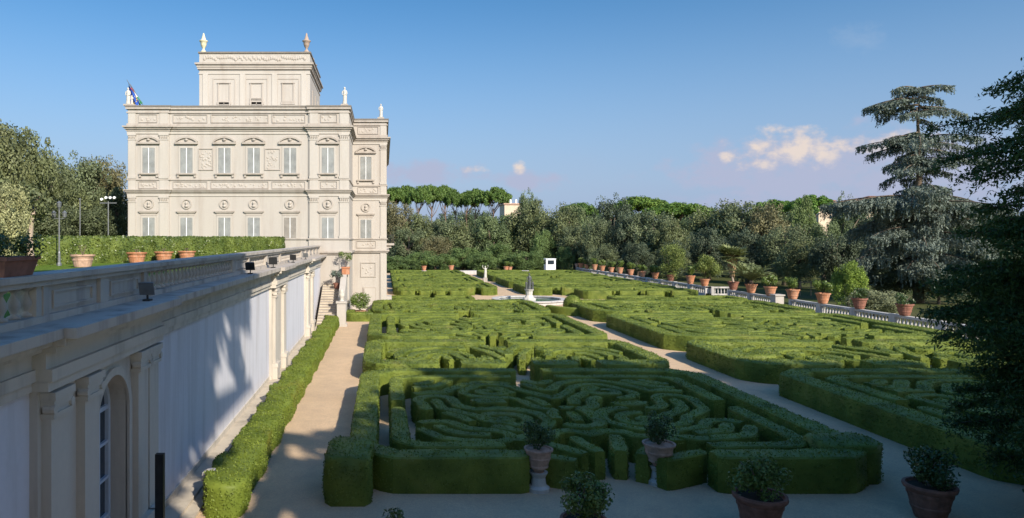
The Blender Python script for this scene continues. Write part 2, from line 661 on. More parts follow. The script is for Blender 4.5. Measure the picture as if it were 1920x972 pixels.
def mat_gravel():
    k = Nodes('sandy_gravel')
    big = k.range(k.tex(0.22, 5, 0.6), 0.35, 0.68)
    mid = k.range(k.tex(1.6, 5, 0.65), 0.4, 0.7)
    tc = k.n.new('ShaderNodeTexCoord')
    vo = k.n.new('ShaderNodeTexVoronoi')
    vo.inputs['Scale'].default_value = 30
    k.l.new(tc.outputs['Object'], vo.inputs[0])
    grain = k.n.new('ShaderNodeSeparateColor')
    k.l.new(vo.outputs['Color'], grain.inputs[0])
    c1 = k.mix(big, (0.64, 0.455, 0.285), (0.53, 0.375, 0.235))
    c2 = k.mix(k.math('MULTIPLY', mid, 0.5), c1, (0.42, 0.31, 0.21))
    c3 = k.mix(k.range(grain.outputs[0], 0.0, 1.0, 0.0, 0.5), c2, (0.34, 0.27, 0.20))
    fl = k.range(k.tex(6.5, 3, 0.7), 0.72, 0.78)
    c4 = k.mix(k.math('MULTIPLY', fl, 0.6), c3, (0.10, 0.075, 0.045))
    k.color(c4)
    k.bump(vo.outputs['Distance'], 0.5, 0.02)
    return k.fin(0.95, 0.1)


M['gravel'] = mat_gravel()


def mat_grass(name, a, b, scale=0.5):
    k = Nodes(name)
    big = k.range(k.tex(scale, 5, 0.65), 0.35, 0.66)
    f = k.range(k.tex(18, 4, 0.7), 0.35, 0.7)
    c = k.mix(big, a, b)
    k.color(k.mix(k.math('MULTIPLY', f, 0.5), c, tuple(x * 0.45 for x in a)))
    k.bump(k.tex(40, 4), 0.8, 0.05)
    return k.fin(0.9, 0.1)


M['grass'] = mat_grass('rough_grass', (0.055, 0.075, 0.020), (0.10, 0.095, 0.04), 0.15)
M['lawn'] = mat_grass('terrace_lawn', (0.10, 0.17, 0.022), (0.14, 0.20, 0.03), 0.4)
M['hedge'] = mat_leaf('box_hedge_leaves', (0.052, 0.088, 0.013), (0.24, 0.285, 0.05), 0.22, 0.9, warm=(0.21, 0.20, 0.055))
M['pathhedge'] = mat_leaf('path_hedge_leaves', (0.075, 0.115, 0.014), (0.215, 0.265, 0.04), 0.22, 1.2, warm=(0.26, 0.22, 0.04))
M['laurel'] = mat_leaf('laurel_leaves', (0.03, 0.058, 0.010), (0.19, 0.235, 0.05), 0.15, 1.0, spec=0.5, rough=0.4)
M['tree'] = mat_leaf('tree_leaves', (0.052, 0.060, 0.040), (0.22, 0.225, 0.14), 0.15, 1.2, tint=True)
M['pine'] = mat_leaf('pine_needles', (0.04, 0.08, 0.018), (0.13, 0.19, 0.04), 0.1, 3.0, tint=True)
M['cedar'] = mat_leaf('blue_cedar_needles', (0.065, 0.09, 0.075), (0.175, 0.205, 0.165), 0.1, 0.5)
M['cypress'] = mat_leaf('feathery_conifer_leaves', (0.022, 0.055, 0.018), (0.060, 0.110, 0.030), 0.2, 0.8)
M['lemon'] = mat_leaf('lemon_leaves', (0.062, 0.11, 0.018), (0.16, 0.21, 0.045), 0.15, 3.0, spec=0.4, rough=0.4)
M['potbush'] = mat_leaf('pale_bush_leaves', (0.085, 0.125, 0.026), (0.22, 0.255, 0.07), 0.2, 2.0)
M['camellia'] = mat_leaf('dark_glossy_leaves', (0.030, 0.060, 0.016), (0.065, 0.105, 0.024), 0.15, 3.0, spec=0.45, rough=0.4)
M['palm'] = mat_leaf('palm_leaves', (0.10, 0.13, 0.05), (0.20, 0.22, 0.09), 0.15, 1.0)
M['deadpalm'] = mat_leaf('dry_palm_leaves', (0.26, 0.17, 0.08), (0.40, 0.28, 0.15), 0.1, 1.0)

# ------------------------------------------------------------------ ground
g = MB()
g.add([(-1500, -300, -0.012), (1500, -300, -0.012), (1500, 3000, -0.012), (-1500, 3000, -0.012)], [(0, 1, 2, 3)])
struct('ground', g, M['grass'])
g = MB()
g.add([(-5.6, 0.6, 0), (39.3, 0.6, 0), (39.3, 141, 0), (-5.6, 141, 0)], [(0, 1, 2, 3)])
struct('gravel_path', g, M['gravel'])
g = MB()
g.box(-5.6, -5.05, 0.6, 54, -0.05, 0.14)
g.box(-5.05, -4.72, 0.6, 54, -0.05, 0.07)
struct('stone_walkway', g, M['step'])
TZ = 5.5
g = MB()
g.box(-90, -5.96, 0.2, 61.0, -0.05, TZ)
g.box(-90, -24.6, 61.0, 220, -0.05, TZ)
g.box(-90, 70, -60, 0.2, -0.05, TZ)
struct('terrace_ground', g, M['lawn'])

# ------------------------------------------------------------------ villa
V = thing('villa', 'tall cream baroque villa with grey shuttered windows, stone cornices and square roof tower', 'villa', (-12.8, 61.3, 0))
FY = 61.3           # recessed middle of the front
BY = 61.17          # its two end bays
WY = 67.9           # set-back right wing
X0, X1 = -22.6, -3.07
XL, XR = -18.95, -6.65
XB = 0.26
b = MB()
b.box(XL, XR, FY, 68.2, -0.05, 18.43)
b.box(X0, XL, BY, 68.2, -0.05, 18.432)
b.box(XR, X1, BY, 68.2, -0.05, 18.432)
b.box(-24.4, XB, WY, 92, -0.05, 18.44)
b.build('wall', M['plaster'], V)
# plinth course + lower wall facing
b = MB()
b.box(XR + 0.3, X1 + 0.10, BY - 0.12, BY + 0.1, 0, 1.0)
b.box(X1, XB + 0.12, WY - 0.14, WY + 0.1, 0, 0.9)
b.box(XB - 0.1, XB + 0.5, WY + 0.5, WY + 2.5, 0, 1.3)
b.build('plinth', M['plaster_light'], V)


def course(name, z0, z1, p, mat, eps=0.0):
    """a moulding running round the visible fronts of the villa"""
    b = MB()
    b.box(XL + p, XR - p, FY - p, FY + 0.05, z0, z1)
    b.box(X0 - p, XL + p, BY - p, BY + 0.3, z0 + 0.003, z1 + 0.003)
    b.box(XR - p, X1 + p, BY - p, BY + 0.3, z0 + 0.003, z1 + 0.003)
    b.box(X1 - 0.2, X1 + p - 0.003, BY + 0.3, WY - p, z0, z1)
    b.box(X1 - 0.2, XB + p, WY - p, WY + 0.3, z0 - 0.004, z1 - 0.004)
    b.box(XB - 0.2, XB + p - 0.003, WY + 0.3, 92, z0, z1)
    b.box(X0 - p + 0.003, X0 + 0.2, BY + 0.3, 68.0, z0, z1)
    return b.build(name, mat, V)


course('parapet_cap', 18.42, 18.6, 0.16, M['trim'])
course('parapet_cap', 18.6, 18.74, 0.2, M['roofdark'])
course('parapet_band', 18.08, 18.2, 0.10, M['trim'])
course('attic_base', 16.98, 17.16, 0.09, M['trim'])
course('cornice', 16.50, 16.66, 0.14, M['trim'])
course('cornice', 16.66, 16.80, 0.26, M['trim'])
course('cornice', 16.80, 16.93, 0.38, M['hood'])
course('frieze_band', 16.25, 16.5, 0.07, M['plaster_light'])
course('string_course', 12.16, 12.30, 0.08, M['trim'])
course('string_course', 11.0, 11.13, 0.12, M['trim'])
course('string_course', 11.13, 11.24, 0.22, M['trim'])
course('string_course', 11.24, 11.34, 0.30, M['hood'])
course('frieze_band', 10.75, 11.0, 0.06, M['plaster_light'])
course('sill_band', 6.93, 7.04, 0.10, M['trim'])
course('string_course', 5.62, 5.76, 0.14, M['trim'])
course('string_course', 5.76, 5.92, 0.26, M['trim'])
# the flat roof surface behind the parapet
b = MB()
b.box(-24, XB - 0.3, 68.2, 91.7, 18.42, 18.47)
b.build('roof', M['roofdark'], V)


def pilaster(x0, x1, y, z0, z1, p=0.07):
    o = MB()
    o.box(x0, x1, y - p, y + 0.05, z0, z1)
    o.box(x0 - 0.05, x1 + 0.05, y - p - 0.05, y + 0.05, z0, z0 + 0.22)
    o.box(x0 - 0.04, x1 + 0.04, y - p - 0.04, y + 0.05, z1 - 0.55, z1 - 0.47)
    o.box(x0 - 0.06, x1 + 0.06, y - p - 0.07, y + 0.05, z1 - 0.16, z1)
    o = o.build('pilaster', M['plaster_light'], V)
    c = MB()
    w = x1 - x0
    for i in range(5):
        cx = x0 + w * (0.1 + 0.2 * i)
        c.lathe([(0.02, 0), (0.05, 0.1), (0.065, 0.2), (0.03, 0.28)], (cx, y - p - 0.02, z1 - 0.46), 6)
    c.build('capital', M['relief'], o)


for (a0, a1, yy) in ((X0 + 0.05, X0 + 0.7, BY), (XL - 0.85, XL - 0.1, BY), (XR + 0.1, XR + 0.85, BY), (X1 - 0.85, X1 - 0.05, BY), (XB - 0.62, XB - 0.05, WY)):
    pilaster(a0, a1, yy, 12.3, 16.25)
    pilaster(a0, a1, yy, 7.04, 10.75)
    for za, zb in ((17.16, 18.08), (11.34, 12.16)):
        o = MB()
        o.box(a0, a1, yy - 0.06, yy + 0.05, za, zb)
        o.build('attic_pilaster', M['plaster_light'], V)
    if yy == WY or a0 > X1 - 1:
        o = MB()
        o.box(a0, a1, yy - 0.10, yy + 0.05, 0.9, 5.62)
        o.build('lower_pilaster', M['plaster_light'], V)


def shutters(parent, cx, y, z0, z1, w, mat):
    for s in (-1, 1):
        b = MB()
        xa, xb = (cx - w / 2, cx - 0.03) if s < 0 else (cx + 0.03, cx + w / 2)
        b.box(xa, xb, y - 0.03, y + 0.03, z0, z1)
        b.build('shutter', mat, parent)
    b = MB()
    b.box(cx - 0.03, cx + 0.03, y - 0.05, y + 0.03, z0, z1)
    b.build('meeting_rail', M['white'], parent)


def window_frame(cx, y, z0, z1, w, t=0.16, p=0.06):
    b = MB()
    b.box(cx - w / 2 - t, cx - w / 2, y - p, y + 0.05, z0, z1 + t)
    b.box(cx + w / 2, cx + w / 2 + t, y - p, y + 0.05, z0, z1 + t)
    b.box(cx - w / 2, cx + w / 2, y - p, y + 0.05, z1, z1 + t)
    return b.build('window', M['plaster_light'], V)


def pediment(cx, y, z, w, rise, parent):
    """segmental hood: arched band over a tympanum and a ledge"""
    n = 13
    rr = (w * w / 4 + rise * rise) / (2 * rise)
    half = math.asin(min(1, w / 2 / rr))
    o, i_, ty = [], [], []
    for k in range(n):
        a = -half + 2 * half * k / (n - 1)
        x, zz = rr * math.sin(a), rr * math.cos(a) - (rr - rise)
        o.append((cx + x, z + zz + 0.12))
        i_.append((cx + x * 0.93, z + zz * 0.9))
        ty.append((cx + x * 0.96, z + zz))
    b = MB()
    b.strip_prism_y(o, i_, y - 0.22, y + 0.02)
    b.box(cx - w / 2 - 0.02, cx + w / 2 + 0.02, y - 0.21, y + 0.02, z - 0.13, z + 0.03)
    p = b.build('pediment', M['hood'], parent)
    b = MB()
    b.prism_y(ty, y - 0.08, y + 0.02)
    b.lathe([(0.02, -0.10), (0.16, -0.04), (0.18, 0.08), (0.05, 0.16)], (cx, y - 0.09, z + 0.22), 8)
    b.build('tympanum', M['relief'], p)
    return p


WXS = [(p - 720) / 21.2 for p in (280, 350, 421, 476, 544, 615)]
WXW = px(686, WY)


def facade_window(cx, y, brown=False):
    # upper floor
    f = window_frame(cx, y, 12.80, 15.02, 1.08)
    shutters(f, cx, y - 0.02, 12.80, 15.02, 1.06, M['shutter'])
    s = MB()
    s.box(cx - 0.85, cx + 0.85, y - 0.2, y + 0.02, 12.66, 12.79)
    s.build('sill', M['hood'], f)
    s = MB()
    for sg in (-1, 1):
        s.box(cx + sg * 0.75 - 0.09, cx + sg * 0.75 + 0.09, y - 0.12, y + 0.02, 12.42, 12.66)
    s.build('sill_bracket', M['trim'], f)
    pediment(cx, y, 15.48, 2.0, 0.44, f)
    # lower floor
    f = window_frame(cx, y, 7.05, 8.86, 1.06, 0.15)
    shutters(f, cx, y - 0.02, 7.05, 8.86, 1.04, M['shutter_brown'] if brown else M['shutter'])
    s = MB()
    s.box(cx - 0.88, cx + 0.88, y - 0.17, y + 0.02, 9.36, 9.47)
    s.box(cx - 0.80, cx + 0.80, y - 0.14, y + 0.02, 9.28, 9.36)
    s.build('hood', M['hood'], f)
    s = MB()
    s.box(cx - 0.70, cx + 0.70, y - 0.05, y + 0.02, 9.03, 9.28)
    s.build('lintel', M['trim'], f)
    # medallion with a bust
    m = MB()
    n = 20
    ro = [(cx + 0.46 * math.cos(2 * PI * k / n), 10.08 + 0.46 * math.sin(2 * PI * k / n)) for k in range(n + 1)]
    ri = [(cx + 0.34 * math.cos(2 * PI * k / n), 10.08 + 0.34 * math.sin(2 * PI * k / n)) for k in range(n + 1)]
    m.strip_prism_y(ro, ri, y - 0.09, y + 0.02)
    mm = m.build('medallion', M['trim'], V)
    m = MB()
    m.lathe([(0.16, -0.25), (0.17, -0.15), (0.07, -0.06), (0.11, 0.02), (0.13, 0.12), (0.08, 0.22), (0.02, 0.26)], (cx, y - 0.06, 10.06), 8)
    m.build('bust', M['relief'], mm)


for i, cx in enumerate(WXS):
    yy = BY if i in (0, 5) else FY
    facade_window(cx, yy, brown=(i == 4))
facade_window(WXW, WY)


def relief(x0, x1, y, z0, z1, n, seed, name='relief_panel', fr=0.08):
    r = np.random.default_rng(seed)
    b = MB()
    b.box(x0, x1, y - 0.07, y + 0.02, z1 - fr, z1)
    b.box(x0, x1, y - 0.07, y + 0.02, z0, z0 + fr)
    b.box(x0, x0 + fr, y - 0.07, y + 0.02, z0 + fr, z1 - fr)
    b.box(x1 - fr, x1, y - 0.07, y + 0.02, z0 + fr, z1 - fr)
    o = b.build(name, M['trim'], V)
    c = MB()
    for k in range(n):
        x, z = r.uniform(x0 + 0.18, x1 - 0.18), r.uniform(z0 + 0.16, z1 - 0.2)
        s = r.uniform(0.06, 0.13)
        c.lathe([(0.02, -s), (s * 0.9, -s * 0.4), (s, s * 0.3), (0.02, s)], (x, y, z), 6, 1.0, 0.4)
    c.build('carving', M['relief'], o)


relief(px(372, FY), px(400, FY), FY, 13.05, 15.0, 26, 1)
relief(px(496, FY), px(526, FY), FY, 13.05, 15.0, 26, 2)
k = 3
for a0, a1, y in ((X0 + 0.95, XL - 1.05, BY), (XL + 0.3, -15.6, FY), (-15.3, -10.2, FY), (-9.9, XR - 0.3, FY), (XR + 1.05, X1 - 1.05, BY), (X1 + 0.5, XB - 0.8, WY)):
    relief(a0, a1, y, 17.24, 18.0, int((a1 - a0) * 5), k, fr=0.06)
    relief(a0, a1, y, 11.42, 12.08, int((a1 - a0) * 7), k + 20, fr=0.05)
    k += 1
relief(px(676, WY), px(705, WY), WY, 3.25, 4.7, 8, 40)
relief(px(668, WY), px(705, WY), WY, 6.1, 6.8, 9, 41, fr=0.05)
# garden door in the wing
b = MB()
dx0, dx1 = px(683, WY), px(703, WY)
b.box(dx0 - 0.12, dx0, WY - 0.08, WY + 0.02, 0, 2.15)
b.box(dx1, dx1 + 0.12, WY - 0.08, WY + 0.02, 0, 2.15)
b.box(dx0 - 0.12, dx1 + 0.12, WY - 0.08, WY + 0.02, 2.15, 2.28)
d = b.build('door', M['hood'], V)
b = MB()
b.box(dx0, dx1, WY - 0.16, WY + 0.02, 0.9, 2.15)
b.build('door_leaf', M['plaster_light'], d)
# balcony on the far corner
b = MB()
b.box(XB + 0.0, XB + 0.75, WY + 0.3, WY + 2.2, 6.35, 6.55)
b.box(XB + 0.0, XB + 0.45, WY + 0.5, WY + 2.0, 6.1, 6.35)
bal = b.build('balcony', M['trim'], V)
b = MB()
for t in np.linspace(0.35, 2.15, 14):
    b.box(XB + 0.68, XB + 0.71, WY + t, WY + t + 0.03, 6.55, 7.35)
for t in np.linspace(0.1, 0.68, 6):
    b.box(XB + t, XB + t + 0.03, WY + 0.33, WY + 0.36, 6.55, 7.35)
b.box(XB, XB + 0.72, WY + 0.32, WY + 0.37, 7.35, 7.4)
b.box(XB + 0.67, XB + 0.72, WY + 0.37, WY + 2.2, 7.35, 7.4)
b.build('railing', M['iron'], bal)

# tower
TX0, TX1, TY0, TY1 = -17.85, -7.15, 67.0, 77.2
b = MB()
b.box(TX0, TX1, TY0, TY1, 18.34, 24.9)
tw = b.build('tower', M['plaster'], V)


def tower_ring(name, z0, z1, p, mat):
    b = MB()
    b.box(TX0 - p, TX1 + p, TY0 - p, TY0 + 0.1, z0, z1)
    b.box(TX1 - 0.1, TX1 + p - 0.003, TY0 + 0.1, TY1 + p, z0, z1)
    b.box(TX0 - p + 0.003, TX0 + 0.1, TY0 + 0.1, TY1 + p, z0, z1)
    b.build(name, mat, tw)


tower_ring('tower_cornice', 23.35, 23.55, 0.16, M['trim'])
tower_ring('tower_cornice', 23.55, 23.78, 0.22, M['trim'])
tower_ring('tower_cornice', 23.78, 23.95, 0.36, M['hood'])
tower_ring('tower_cap', 24.9, 25.06, 0.1, M['roofdark'])
tower_ring('tower_band', 22.9, 23.02, 0.06, M['plaster_light'])
b = MB()
b.box(TX0, TX1, TY0 - 0.05, TY0, 23.95, 24.05)
rl = np.random.default_rng(9)
for i in range(46):
    x = TX0 + 0.5 + i * (TX1 - TX0 - 1.0) / 45
    s = 0.16 + 0.05 * rl.random()
    b.lathe([(0.02, -s), (s * 0.7, -s * 0.4), (s * 0.7, s * 0.4), (0.02, s)], (x, TY0 - 0.01, 24.45 + rl.uniform(-0.14, 0.14)), 6, 1, 0.5)
b.build('tower_frieze', M['relief'], tw)
sc_t = 1300 / TY0
for cxp in (420, 481, 540):
    cx = px(cxp, TY0)
    b = MB()
    b.box(cx - 1.1, cx - 1.0, TY0 - 0.04, TY0 + 0.02, 19.3, 22.5)
    b.box(cx + 1.0, cx + 1.1, TY0 - 0.04, TY0 + 0.02, 19.3, 22.5)
    b.box(cx - 1.0, cx + 1.0, TY0 - 0.04, TY0 + 0.02, 22.4, 22.5)
    b.box(cx - 0.6, cx + 0.6, TY0 - 0.08, TY0 + 0.02, 20.2, 20.3)
    b.box(cx - 0.6, cx - 0.5, TY0 - 0.08, TY0 + 0.02, 20.3, 22.0)
    b.box(cx + 0.5, cx + 0.6, TY0 - 0.08, TY0 + 0.02, 20.3, 22.0)
    b.box(cx - 0.65, cx + 0.65, TY0 - 0.12, TY0 + 0.02, 22.0, 22.09)
    b.box(cx - 0.7, cx + 0.7, TY0 - 0.06, TY0 + 0.02, 20.0, 20.2)
    b.build('blind_panel', M['trim'], tw)
for x in (TX0 + 0.35, px(450, TY0), px(510, TY0), TX1 - 0.85):
    b = MB()
    b.box(x, x + 0.5, TY0 - 0.07, TY0 + 0.02, 18.4, 22.9)
    b.build('tower_pilaster', M['plaster_light'], tw)
for cxp, zt in ((420, 20.4 - 0.15), (481, 20.65 - 0.05)):
    cx = px(cxp, TY0)
    b = MB()
    b.box(cx - 0.62, cx + 0.62, TY0 - 0.1, TY0 + 0.02, zt - 0.08, zt)
    b.box(cx - 0.62, cx - 0.5, TY0 - 0.1, TY0 + 0.02, 18.9, zt - 0.08)
    b.box(cx + 0.5, cx + 0.62, TY0 - 0.1, TY0 + 0.02, 18.9, zt - 0.08)
    f = b.build('tower_window', M['trim'], tw)
    for s in (-1, 1):
        b = MB()
        b.box(cx + (0.03 if s > 0 else -0.48), cx + (0.48 if s > 0 else -0.03), TY0 - 0.06, TY0 + 0.02, 18.9, zt - 0.1)
        b.build('shutter', M['shutter_brown'], f)
for y in (69.5, 72.2, 75):
    b = MB()
    b.box(TX1 - 0.02, TX1 + 0.06, y - 0.3, y + 0.3, 20.3, 21.8)
    b.build('blind_panel', M['hood'], tw)

# finial urns on the tower
UP = [(0.30, 0), (0.30, 0.08), (0.12, 0.28), (0.10, 0.42), (0.2, 0.55), (0.29, 0.8), (0.31, 1.02), (0.42, 1.1), (0.42, 1.16), (0.25, 1.2), (0.22, 1.32), (0.12, 1.62), (0.09, 1.7), (0.10, 1.78), (0.03, 1.92)]


def urn(loc, mat, label):
    b = MB()
    b.lathe([(r, z) for r, z in UP], loc, 14)
    o = b.build('finial_urn', mat, smooth=True)
    tag(o, label, 'urn', 'urns on the tower corners')


urn((px(380, TY0), TY0 + 0.35, 25.06), M['ochre_urn'], 'pale yellow stone urn with a pointed lid on the left front corner of the tower')
urn((px(574, TY0), TY0 + 0.35, 25.06), M['brown_urn'], 'brown stained stone urn with a lid on the right front corner of the tower')
urn((px(590, 77) - 0.1, 76.6, 25.06), M['brown_urn'], 'brown stone urn on the rear right corner of the tower, half hidden by the cap')


# ------------------------------------------------------------------ statues
def figure(mb, x, y, z, h, arm=0, lean=0.0, face=0.0):
    """a robed standing figure of height h, one continuous lofted body with head and arms"""
    s = h / 1.8
    prof = [(0.0, 0.25, 0.22), (0.1, 0.24, 0.21), (0.45, 0.20, 0.18), (0.8, 0.20, 0.17), (0.95, 0.205, 0.16), (1.12, 0.165, 0.13), (1.3, 0.21, 0.14), (1.42, 0.22, 0.13), (1.49, 0.13, 0.10), (1.53, 0.065, 0.065), (1.57, 0.07, 0.075), (1.64, 0.098, 0.11), (1.72, 0.10, 0.115), (1.78, 0.075, 0.085), (1.81, 0.02, 0.02)]
    n = 12
    V_, Q_ = [], []
    for i, (zz, a, bb) in enumerate(prof):
        dx = lean * math.sin(zz / 1.8 * PI) * 0.08
        for j in range(n):
            t = 2 * PI * j / n
            fold = 1 + (0.07 * math.sin(5 * t + zz * 2) if zz < 0.9 else 0)
            V_.append((x + s * (dx + a * fold * math.cos(t)), y + s * bb * fold * math.sin(t), z + s * zz))
    for i in range(len(prof) - 1):
        for j in range(n):
            k_ = (j + 1) % n
            Q_.append((i * n + j, i * n + k_, (i + 1) * n + k_, (i + 1) * n + j))
    mb.add(V_, Q_, [tuple(range(n - 1, -1, -1)), tuple((len(prof) - 1) * n + j for j in range(n))])
    for sg in (-1, 1):
        if arm == 1 and sg == 1:
            pts = [(x + s * .17, y, z + s * 1.40), (x + s * .34, y - s * .05, z + s * 1.58), (x + s * .30, y - s * .1, z + s * 1.85), (x + s * .26, y - s * .1, z + s * 1.98)]
        elif arm == 2:
            pts = [(x + sg * s * .17, y, z + s * 1.40), (x + sg * s * .36, y - s * .04, z + s * 1.5), (x + sg * s * .42, y - s * .1, z + s * 1.76), (x + sg * s * .36, y - s * .1, z + s * 1.92)]
        else:
            pts = [(x + sg * s * .19, y, z + s * 1.39), (x + sg * s * .26, y + s * .01, z + s * 1.12), (x + sg * s * .2, y - s * .12, z + s * 0.95), (x + sg * s * .08, y - s * .18, z + s * 1.0)]
        mb.tube(pts, [s * .06, s * .052, s * .042, s * .035], 6)


def statue(loc, h, label, arm=0, mat='marble', ped=0.3, group='statues on the villa roof', child=False):
    t = thing('statue', label, 'statue', loc, group)
    b = MB()
    figure(b, loc[0], loc[1], loc[2] + ped, h, arm, lean=0.5)
    if child:
        figure(b, loc[0] + 0.42 * h / 1.8, loc[1], loc[2] + ped, h * 0.55, 0)
    b.build('figure', M[mat], t, smooth=True)
    b = MB()
    b.box(loc[0] - 0.32, loc[0] + 0.32 + (0.35 if child else 0), loc[1] - 0.3, loc[1] + 0.3, loc[2], loc[2] + ped)
    b.build('pedestal', M['trim'], t)
    return t


statue((px(240, 61.6), 61.6, 18.78), 1.5, 'white marble statue of an adult and child on the left corner of the villa roof', child=True, ped=0.15)
statue((px(646, 61.6), 61.6, 18.78), 1.55, 'slim white marble statue on the right corner of the villa front parapet', ped=0.15)
statue((px(714, 68.3), 68.3, 18.78), 1.35, 'white marble statue on the parapet of the set-back right wing', ped=0.15)


# flags behind the corner statue
def flag(name, label, base, tip, hang, mats, stars=False):
    t = thing(name, label, 'flag', base, 'flags on the villa roof')
    b = MB()
    b.tube([base, tip], 0.03, 6)
    b.build('flagpole', M['galv'], t)
    base, tip = np.array(base), np.array(tip)
    n, m = 12, 10
    nb = len(mats)
    for q in range(nb):
        Vv = []
        for i in range(n + 1):
            f = 0.28 + 0.70 * (q + i / n) / nb      # along the pole
            p = base + (tip - base) * f
            for j in range(m + 1):
                d = j / m
                fall = hang * d
                x = p[0] - 0.25 * d * (1 - f) + 0.1 * d + 0.05 * math.sin(9 * d + 6 * f)
                y = p[1] + 0.18 * math.sin(7 * f + 5 * d)
                Vv.append((x, y, p[2] - fall * (0.7 + 0.3 * f)))
        top = np.array(Vv)
        bot = top + np.array([0, 0.012, 0])
        Qs = []
        k0 = len(top)
        for i in range(n):
            for j in range(m):
                a = i * (m + 1) + j
                Qs += [(a, a + 1, a + m + 2, a + m + 1), (k0 + a, k0 + a + m + 1, k0 + a + m + 2, k0 + a + 1)]
        bb = MB()
        bb.add(np.concatenate([top, bot]), Qs)
        cl = bb.build('cloth' if nb == 1 else 'cloth_band', mats[q], t, smooth=True)
        if stars:
            sb = MB()
            ctr = top[(n // 2) * (m + 1) + m // 2]
            for k_ in range(12):
                a = 2 * PI * k_ / 12
                c_ = (ctr[0] + 0.34 * math.cos(a), ctr[2] + 0.34 * math.sin(a))
                star = [(c_[0] + (0.065 if w % 2 == 0 else 0.027) * math.sin(PI * w / 5), c_[1] + (0.065 if w % 2 == 0 else 0.027) * math.cos(PI * w / 5)) for w in range(10)]
                yy = ctr[1] - 0.2
                sb.prism_y(star, yy, yy + 0.25)
            sb.build('star_ring', M['flaggold'], cl)


flag('flag', 'blue flag with a ring of gold stars drooping behind the left corner statue', (px(268, 63), 63, 18.8), (px(238, 63), 63, pz(150, 63)), 1.9, [M['flagblue']], True)
flag('flag', 'green, white and red flag hanging beside the blue flag on the villa roof', (px(274, 63.6), 63.6, 18.8), (px(244, 63.6), 63.6, pz(158, 63.6)), 0.6, [M['flaggreen'], M['flagwhite'], M['flagred']])

# ------------------------------------------------------------------ stairs, cheek wall
st = thing('garden_staircase', 'stone staircase climbing to the villa between the blue terrace wall and a cheek wall', 'staircase', (-4.5, 54, 0))
b = MB()
NS = 17
for i in range(NS):
    y0 = 54 + i * 0.4
    b.box(-5.32, -3.72, y0, y0 + 0.4 + (0.02 if i < NS - 1 else 0.25), -0.02 + 0.0, (i + 1) * 0.18)
b.build('steps', M['step'], st)
b = MB()
for i in range(NS):
    b.box(-5.30, -3.73, 53.95 + i * 0.4, 54.1 + i * 0.4, (i + 1) * 0.18 - 0.045, (i + 1) * 0.18 + 0.004)
b.build('tread_edges', M['hood'], st)
b = MB()
prof = [(55.9, 0), (61.0, 0), (61.0, 3.9), (60.0, 3.9), (59.2, 3.55), (56.6, 2.3), (55.9, 2.3)]
n = len(prof)
b.add([(-3.72, y, z) for y, z in prof] + [(-3.22, y, z) for y, z in prof], [(i, n + i, n + (i + 1) % n, (i + 1) % n) for i in range(n)], [tuple(range(n)), tuple(range(2 * n - 1, n - 1, -1))])
b.build('cheek_wall', M['plaster_light'], st)
b = MB()
b.box(-3.85, -2.95, 55.1, 55.9, 0, 0.22)
b.box(-3.75, -3.05, 55.2, 55.895, 0.22, 1.85)
b.box(-3.83, -2.97, 55.12, 55.9, 1.85, 2.0)
b.build('newel_pedestal', M['plaster_light'], st)
b = MB()
b.lathe([(0.2, 0), (0.2, 0.06), (0.08, 0.15), (0.2, 0.35), (0.26, 0.55), (0.16, 0.75), (0.22, 0.85), (0.08, 0.9), (0.04, 1.0)], (-3.4, 55.5, 2.0), 12)
tag(b.build('stone_urn', M['marble'], smooth=True), 'pale stone urn on the pedestal at the foot of the garden staircase', 'urn')

# ------------------------------------------------------------------ retaining wall
RW = thing('retaining_wall', 'tall garden retaining wall with pale blue panels, paired pilasters and a moulded stone entablature', 'wall', (-5.6, 30, 0))
CL = [(10.95, 16.35), (33.8, 37.8), (48.6, 52.6)]       # pilaster clusters along Y
ARCH0, ARCH1, ARCHS = 13.15, 14.75, 3.45                 # arched window in the first one
b = MB()
edges = [0.6] + [v for c in CL for v in c] + [61.0]
for i in range(0, len(edges), 2):
    b.box(-5.955, -5.6, edges[i], edges[i + 1], -0.02, 4.6)
b.build('wall_panel', M['wallblue'], RW)
# cluster backing, first one pierced by the arch
FX = -5.47
b = MB()
for (c0, c1) in CL[1:]:
    b.box(-5.955, FX, c0, c1, -0.02, 4.6)
b.box(-5.955, FX, CL[0][0], ARCH0, -0.02, 4.6)
b.box(-5.955, FX, ARCH1, CL[0][1], -0.02, 4.6)
NA = 20
ar = []
for k in range(NA + 1):
    a = PI - PI * k / NA
    ar.append(((ARCH0 + ARCH1) / 2 + (ARCH1 - ARCH0) / 2 * math.cos(a), ARCHS + (ARCH1 - ARCH0) / 2 * math.sin(a)))
for k in range(NA):
    (ya, za), (yb, zb) = ar[k], ar[k + 1]
    Vv = []
    for x in (-5.955, FX):
        Vv += [(x, ya, za), (x, yb, zb), (x, yb, 4.6), (x, ya, 4.6)]
    b.add(Vv, [(4, 5, 6, 7), (3, 2, 1, 0), (0, 1, 5, 4)])
b.box(-5.955, -5.5, ARCH0, ARCH1, -0.02, 0.35)
b.build('pilaster_bay', M['walltrim'], RW)
# archivolt moulding
b = MB()
for k in range(NA):
    Vv = []
    for (y_, z_) in (ar[k], ar[k + 1]):
        yc, zc = (ARCH0 + ARCH1) / 2, ARCHS
        oy, oz = yc + (y_ - yc) * 1.2, zc + (z_ - zc) * 1.2
        Vv += [(FX - 0.02, y_, z_), (FX + 0.06, y_, z_), (FX + 0.06, oy, oz), (FX - 0.02, oy, oz)]
    b.add(Vv, [(1, 5, 6, 2), (0, 4, 5, 1), (3, 2, 6, 7)])
b.box(FX - 0.02, FX + 0.06, ARCH0 - 0.16, ARCH0, 0.35, ARCHS)
b.box(FX - 0.02, FX + 0.06, ARCH1, ARCH1 + 0.16, 0.35, ARCHS)
b.build('arch_moulding', M['walltrim'], RW)
